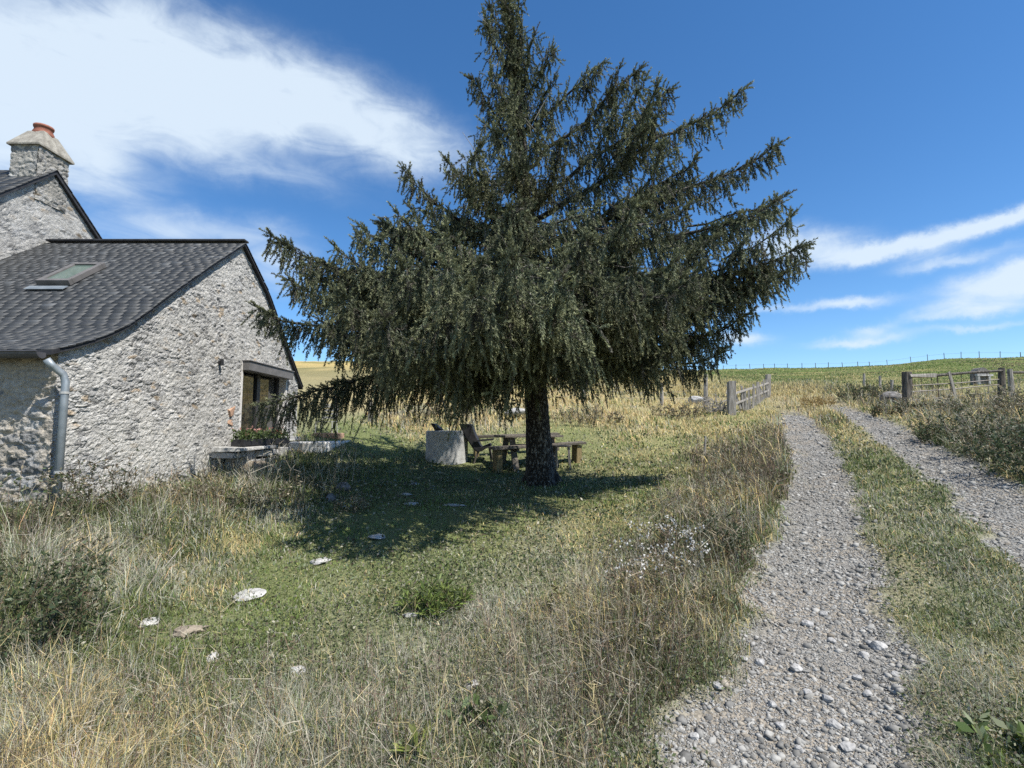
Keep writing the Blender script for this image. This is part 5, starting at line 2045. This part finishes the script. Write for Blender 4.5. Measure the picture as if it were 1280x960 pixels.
def bush(name, label, cat, px, py, h, w, n, seed, leafc, stemc=(.12, .09, .06), lsize=.03, spread=.35, group=None, n_stem=26, elong=2.4, dp=None, tips=None, lean=(0, 0)):
    q = np.random.default_rng(seed)
    p = ground(px, py)
    root = thing(name, label, cat, group)
    A, B_ = [], []
    LP, LD = [], []
    per = max(4, n // n_stem)
    tipp = []
    for k in range(n_stem):
        a = q.uniform(0, 6.28)
        rr2 = w * .5 * math.sqrt(q.random())
        b0 = np.array([p[0] + math.cos(a) * rr2, p[1] + math.sin(a) * rr2 * .8, 0])
        if house_box(b0[0] - .05, b0[1] + .05):
            continue
        b0[2] = float(HQ(b0[0], b0[1])) - .02
        hh = h * q.uniform(.55, 1.05) * (1 - .35 * (rr2 / (w * .5 + 1e-6)) ** 2)
        d = np.array([math.cos(a) * spread * q.uniform(.2, 1) + lean[0], math.sin(a) * spread * q.uniform(.2, 1) + lean[1], 1])
        m1 = b0 + d * hh * .5 + q.normal(size=3) * .02
        e = b0 + d * hh + q.normal(size=3) * .04
        A += [b0, m1]
        B_ += [m1, e]
        tipp.append(e)
        # side shoots with leaves
        for s in range(5):
            f = q.uniform(.25, .95)
            s0 = b0 + (e - b0) * f
            s1 = s0 + (q.normal(size=3) * np.array([.8, .8, .35]) + np.array([0, 0, .55])) * hh * .2
            A.append(s0)
            B_.append(s1)
            for j in range(per // 8 + 1):
                g_ = q.random()
                LP.append(s0 + (s1 - s0) * g_)
                LD.append((s1 - s0) / (np.linalg.norm(s1 - s0) + 1e-9))
        for j in range(per - 5 * (per // 8 + 1)):
            f = q.uniform(.1, 1)
            LP.append(b0 + (e - b0) * f + q.normal(size=3) * .012)
            LD.append(np.array([q.normal(), q.normal(), .5]))
    A, B_ = np.array(A), np.array(B_)
    s = np.cross(B_ - A, q.normal(size=A.shape))
    s /= np.linalg.norm(s, axis=1)[:, None] + 1e-9
    wd = .004 * max(1, p[1] / 4)
    V = np.stack([A - s * wd / 2, A + s * wd / 2, B_ + s * wd / 3, B_ - s * wd / 3], 1).reshape(-1, 3)
    np_mesh('stem', V, np.arange(len(A) * 4).reshape(-1, 4), M['grass'], root, np.tile(np.array(stemc), (len(A) * 4, 1)) * np.repeat(q.uniform(.6, 1.5, (len(A), 1)), 4, 0))
    LP, LD = np.array(LP), np.array(LD)
    lc = np.array(leafc)[q.integers(len(leafc), size=len(LP))] * q.uniform(.65, 1.4, (len(LP), 1))
    leaf_cloud('foliage', LP, q.uniform(.5, 1.2, len(LP)) * lsize * .5, lc, M['leaves'], root, q, elong, LD)
    if tips:
        colr, size, m_ = tips
        TPp = np.repeat(np.array(tipp), m_, 0) + q.normal(size=(len(tipp) * m_, 3)) * .018
        leaf_cloud('seed_head', TPp, np.full(len(TPp), size), np.array([colr] * len(TPp)) * q.uniform(.75, 1.1, (len(TPp), 1)), M['petals'], root, q, 1.4)
    settle(root, p)
    return root


GR = [(.060, .085, .035), (.085, .105, .045), (.115, .12, .06)]
DK = [(.038, .060, .026), (.055, .080, .034), (.075, .09, .05)]
DRY = [(.26, .22, .15), (.16, .15, .09), (.09, .11, .05), (.34, .30, .22)]
RU = [(.13, .10, .055), (.20, .15, .08), (.09, .10, .045)]
bush('weed_bush', 'dark leafy weed bush at the left picture edge in front of the rubble wall', 'bush', 15, 820, .62, 1.0, 5200, 1, DK + GR, lsize=.032, n_stem=90)
bush('weed_bush', 'grey green weed bush just left of the downpipe foot', 'bush', 22, 690, .80, .9, 2300, 2, DRY + GR, lsize=.04, n_stem=46)
bush('weed_bush', 'tall dark stemmed weeds just right of the downpipe', 'bush', 122, 662, .95, .55, 1800, 3, DK + RU, lsize=.032, n_stem=36, spread=.2)
bush('weed_bush', 'dry brown topped weeds against the middle of the gable', 'bush', 228, 640, .58, .9, 1500, 4, DRY, lsize=.032, n_stem=40, tips=((.32, .27, .2), .016, 5))
bush('weed_bush', 'low dark bush of weeds below the terrace wall', 'bush', 330, 640, .42, 1.0, 1800, 5, DK + DRY, lsize=.036, n_stem=44)
bush('weed_bush', 'grassy weeds on the bank below the white terrace slab', 'bush', 385, 618, .22, 1.0, 1300, 6, GR + DRY, lsize=.04, n_stem=40)
bush('weed_bush', 'broad low weeds between downpipe bush and left edge bush', 'bush', 70, 740, .42, .7, 1600, 7, GR + DRY, lsize=.04, n_stem=40)
bush('weed_bush', 'lone dry weed clump in the shade below the boulders', 'bush', 440, 640, .28, .4, 420, 8, DRY, lsize=.03, n_stem=18)
bush('green_tuft', 'bright yellow green leafy tuft in the middle of the lawn', 'plant', 548, 762, .20, .40, 1100, 9, [(.14, .19, .045), (.19, .23, .06), (.09, .13, .035), (.08, .10, .04)], lsize=.03, n_stem=70, elong=6)
bush('seedhead_plant', 'tall weed with white fluffy seed heads nearest the lawn', 'plant', 800, 745, .42, .5, 380, 10, GR + RU, lsize=.03, n_stem=24, tips=((.72, .70, .66), .016, 7))
bush('seedhead_plant', 'white tufted weed beside the gravel at the verge centre', 'plant', 840, 720, .42, .5, 380, 11, GR + RU, lsize=.03, n_stem=24, tips=((.72, .70, .66), .016, 7))
bush('seedhead_plant', 'upper white seeded weed highest up the track verge', 'plant', 822, 690, .36, .5, 300, 12, RU, lsize=.03, n_stem=20, tips=((.70, .68, .64), .017, 7))
bush('verge_bush', 'dark olive weed bush on the left verge near the gravel', 'bush', 880, 700, .42, .8, 1800, 13, DK + GR, lsize=.03, n_stem=46)
bush('verge_bush', 'dry olive weed bush along the verge below the thin stake', 'bush', 930, 620, .44, 1.2, 1800, 14, GR + DRY, lsize=.035, n_stem=50, tips=((.20, .13, .09), .014, 4))
bush('verge_bush', 'straw coloured weed bush beside the track near the gatepost', 'bush', 905, 580, .40, 1.4, 1500, 15, DRY + GR, lsize=.04, n_stem=44)
bush('verge_bush', 'olive weeds at the verge between seed heads and bottom edge', 'bush', 800, 810, .26, .6, 900, 16, GR + DRY, lsize=.026, n_stem=36)
bush('dock_plant', 'broad leaved green weed in the foreground stalks', 'plant', 600, 905, .16, .16, 70, 17, [(.10, .14, .05), (.14, .18, .08)], lsize=.07, n_stem=8, elong=2)
bush('dock_plant', 'yellow green upright weed at the bottom edge centre', 'plant', 520, 950, .16, .10, 50, 18, [(.20, .24, .06), (.26, .28, .10)], lsize=.07, n_stem=6, elong=3)
bush('dock_plant', 'yellowing single weed stem between lawn and verge', 'plant', 690, 770, .28, .10, 60, 19, [(.24, .24, .09), (.16, .17, .06)], lsize=.05, n_stem=5, elong=2.5)
bush('dock_plant', 'bright broad leaved weed in the lower right corner', 'plant', 1262, 945, .14, .35, 160, 20, [(.15, .20, .06), (.24, .27, .15)], lsize=.07, n_stem=16, elong=2)
bush('bank_bush', 'dark bushy growth at the right edge low on the bank', 'bush', 1335, 600, .95, 1.9, 4200, 21, DK, lsize=.05, n_stem=60, lean=(-.2, 0))
bush('bank_bush', 'tangled grey green bush in the middle of the right bank', 'bush', 1280, 572, .85, 2.0, 3800, 22, DK + DRY, lsize=.05, n_stem=60, lean=(-.25, 0))
bush('bank_bush', 'dark bush overhanging the far rut below the field gate', 'bush', 1222, 550, .70, 2.0, 3200, 23, DK + GR, lsize=.055, n_stem=56, lean=(-.2, 0))
bush('bank_bush', 'dry topped bush directly below the gate rail', 'bush', 1235, 524, .85, 2.4, 2400, 24, DRY + GR, lsize=.06, n_stem=56, tips=((.36, .32, .24), .03, 3), lean=(-.2, 0))
bush('bank_bush', 'dry grassy bush below the pale leaning post', 'bush', 1295, 526, .90, 2.0, 2200, 25, DRY, lsize=.06, n_stem=50, tips=((.36, .32, .24), .03, 3), lean=(-.2, 0))
bush('bank_bush', 'green scrub bush at the top of the far rut', 'bush', 1085, 502, 1.0, 2.4, 2800, 26, DK + GR, lsize=.075, n_stem=56)
bush('bank_bush', 'low scrub bush left of the heavy gatepost', 'bush', 1130, 520, .6, 1.8, 1900, 27, DK + RU, lsize=.07, n_stem=46)
bush('bank_bush', 'straw coloured scrub between the two ruts at the crest', 'bush', 1022, 508, .6, 1.5, 1400, 28, [(.40, .30, .13), (.30, .22, .10)], (.36, .28, .13), lsize=.07, n_stem=44)
bush('hedge_scrub', 'grey scrub in the dry grass behind the concrete ring', 'bush', 545, 530, .6, 2.6, 1800, 29, DRY, lsize=.06, n_stem=50)
bush('hedge_scrub', 'brownish scrub in the dry grass right of the trunk', 'bush', 735, 528, .6, 2.2, 1500, 30, DRY + RU, lsize=.06, n_stem=44)
bush('hedge_scrub', 'reddish scrub at the foot of the bank near the pale boulder', 'bush', 845, 522, .55, 2.0, 1300, 31, RU + DRY, lsize=.06, n_stem=40)

# parts nobody could count piece by piece
for ob in list(COL.objects):
    if ob.parent and ob.name.split('.')[0] in ('seed_head', 'stem', 'foliage', 'flower', 'leaves', 'dead_twig', 'twig', 'crown', 'branches', 'limb'):
        ob['kind'] = 'stuff'
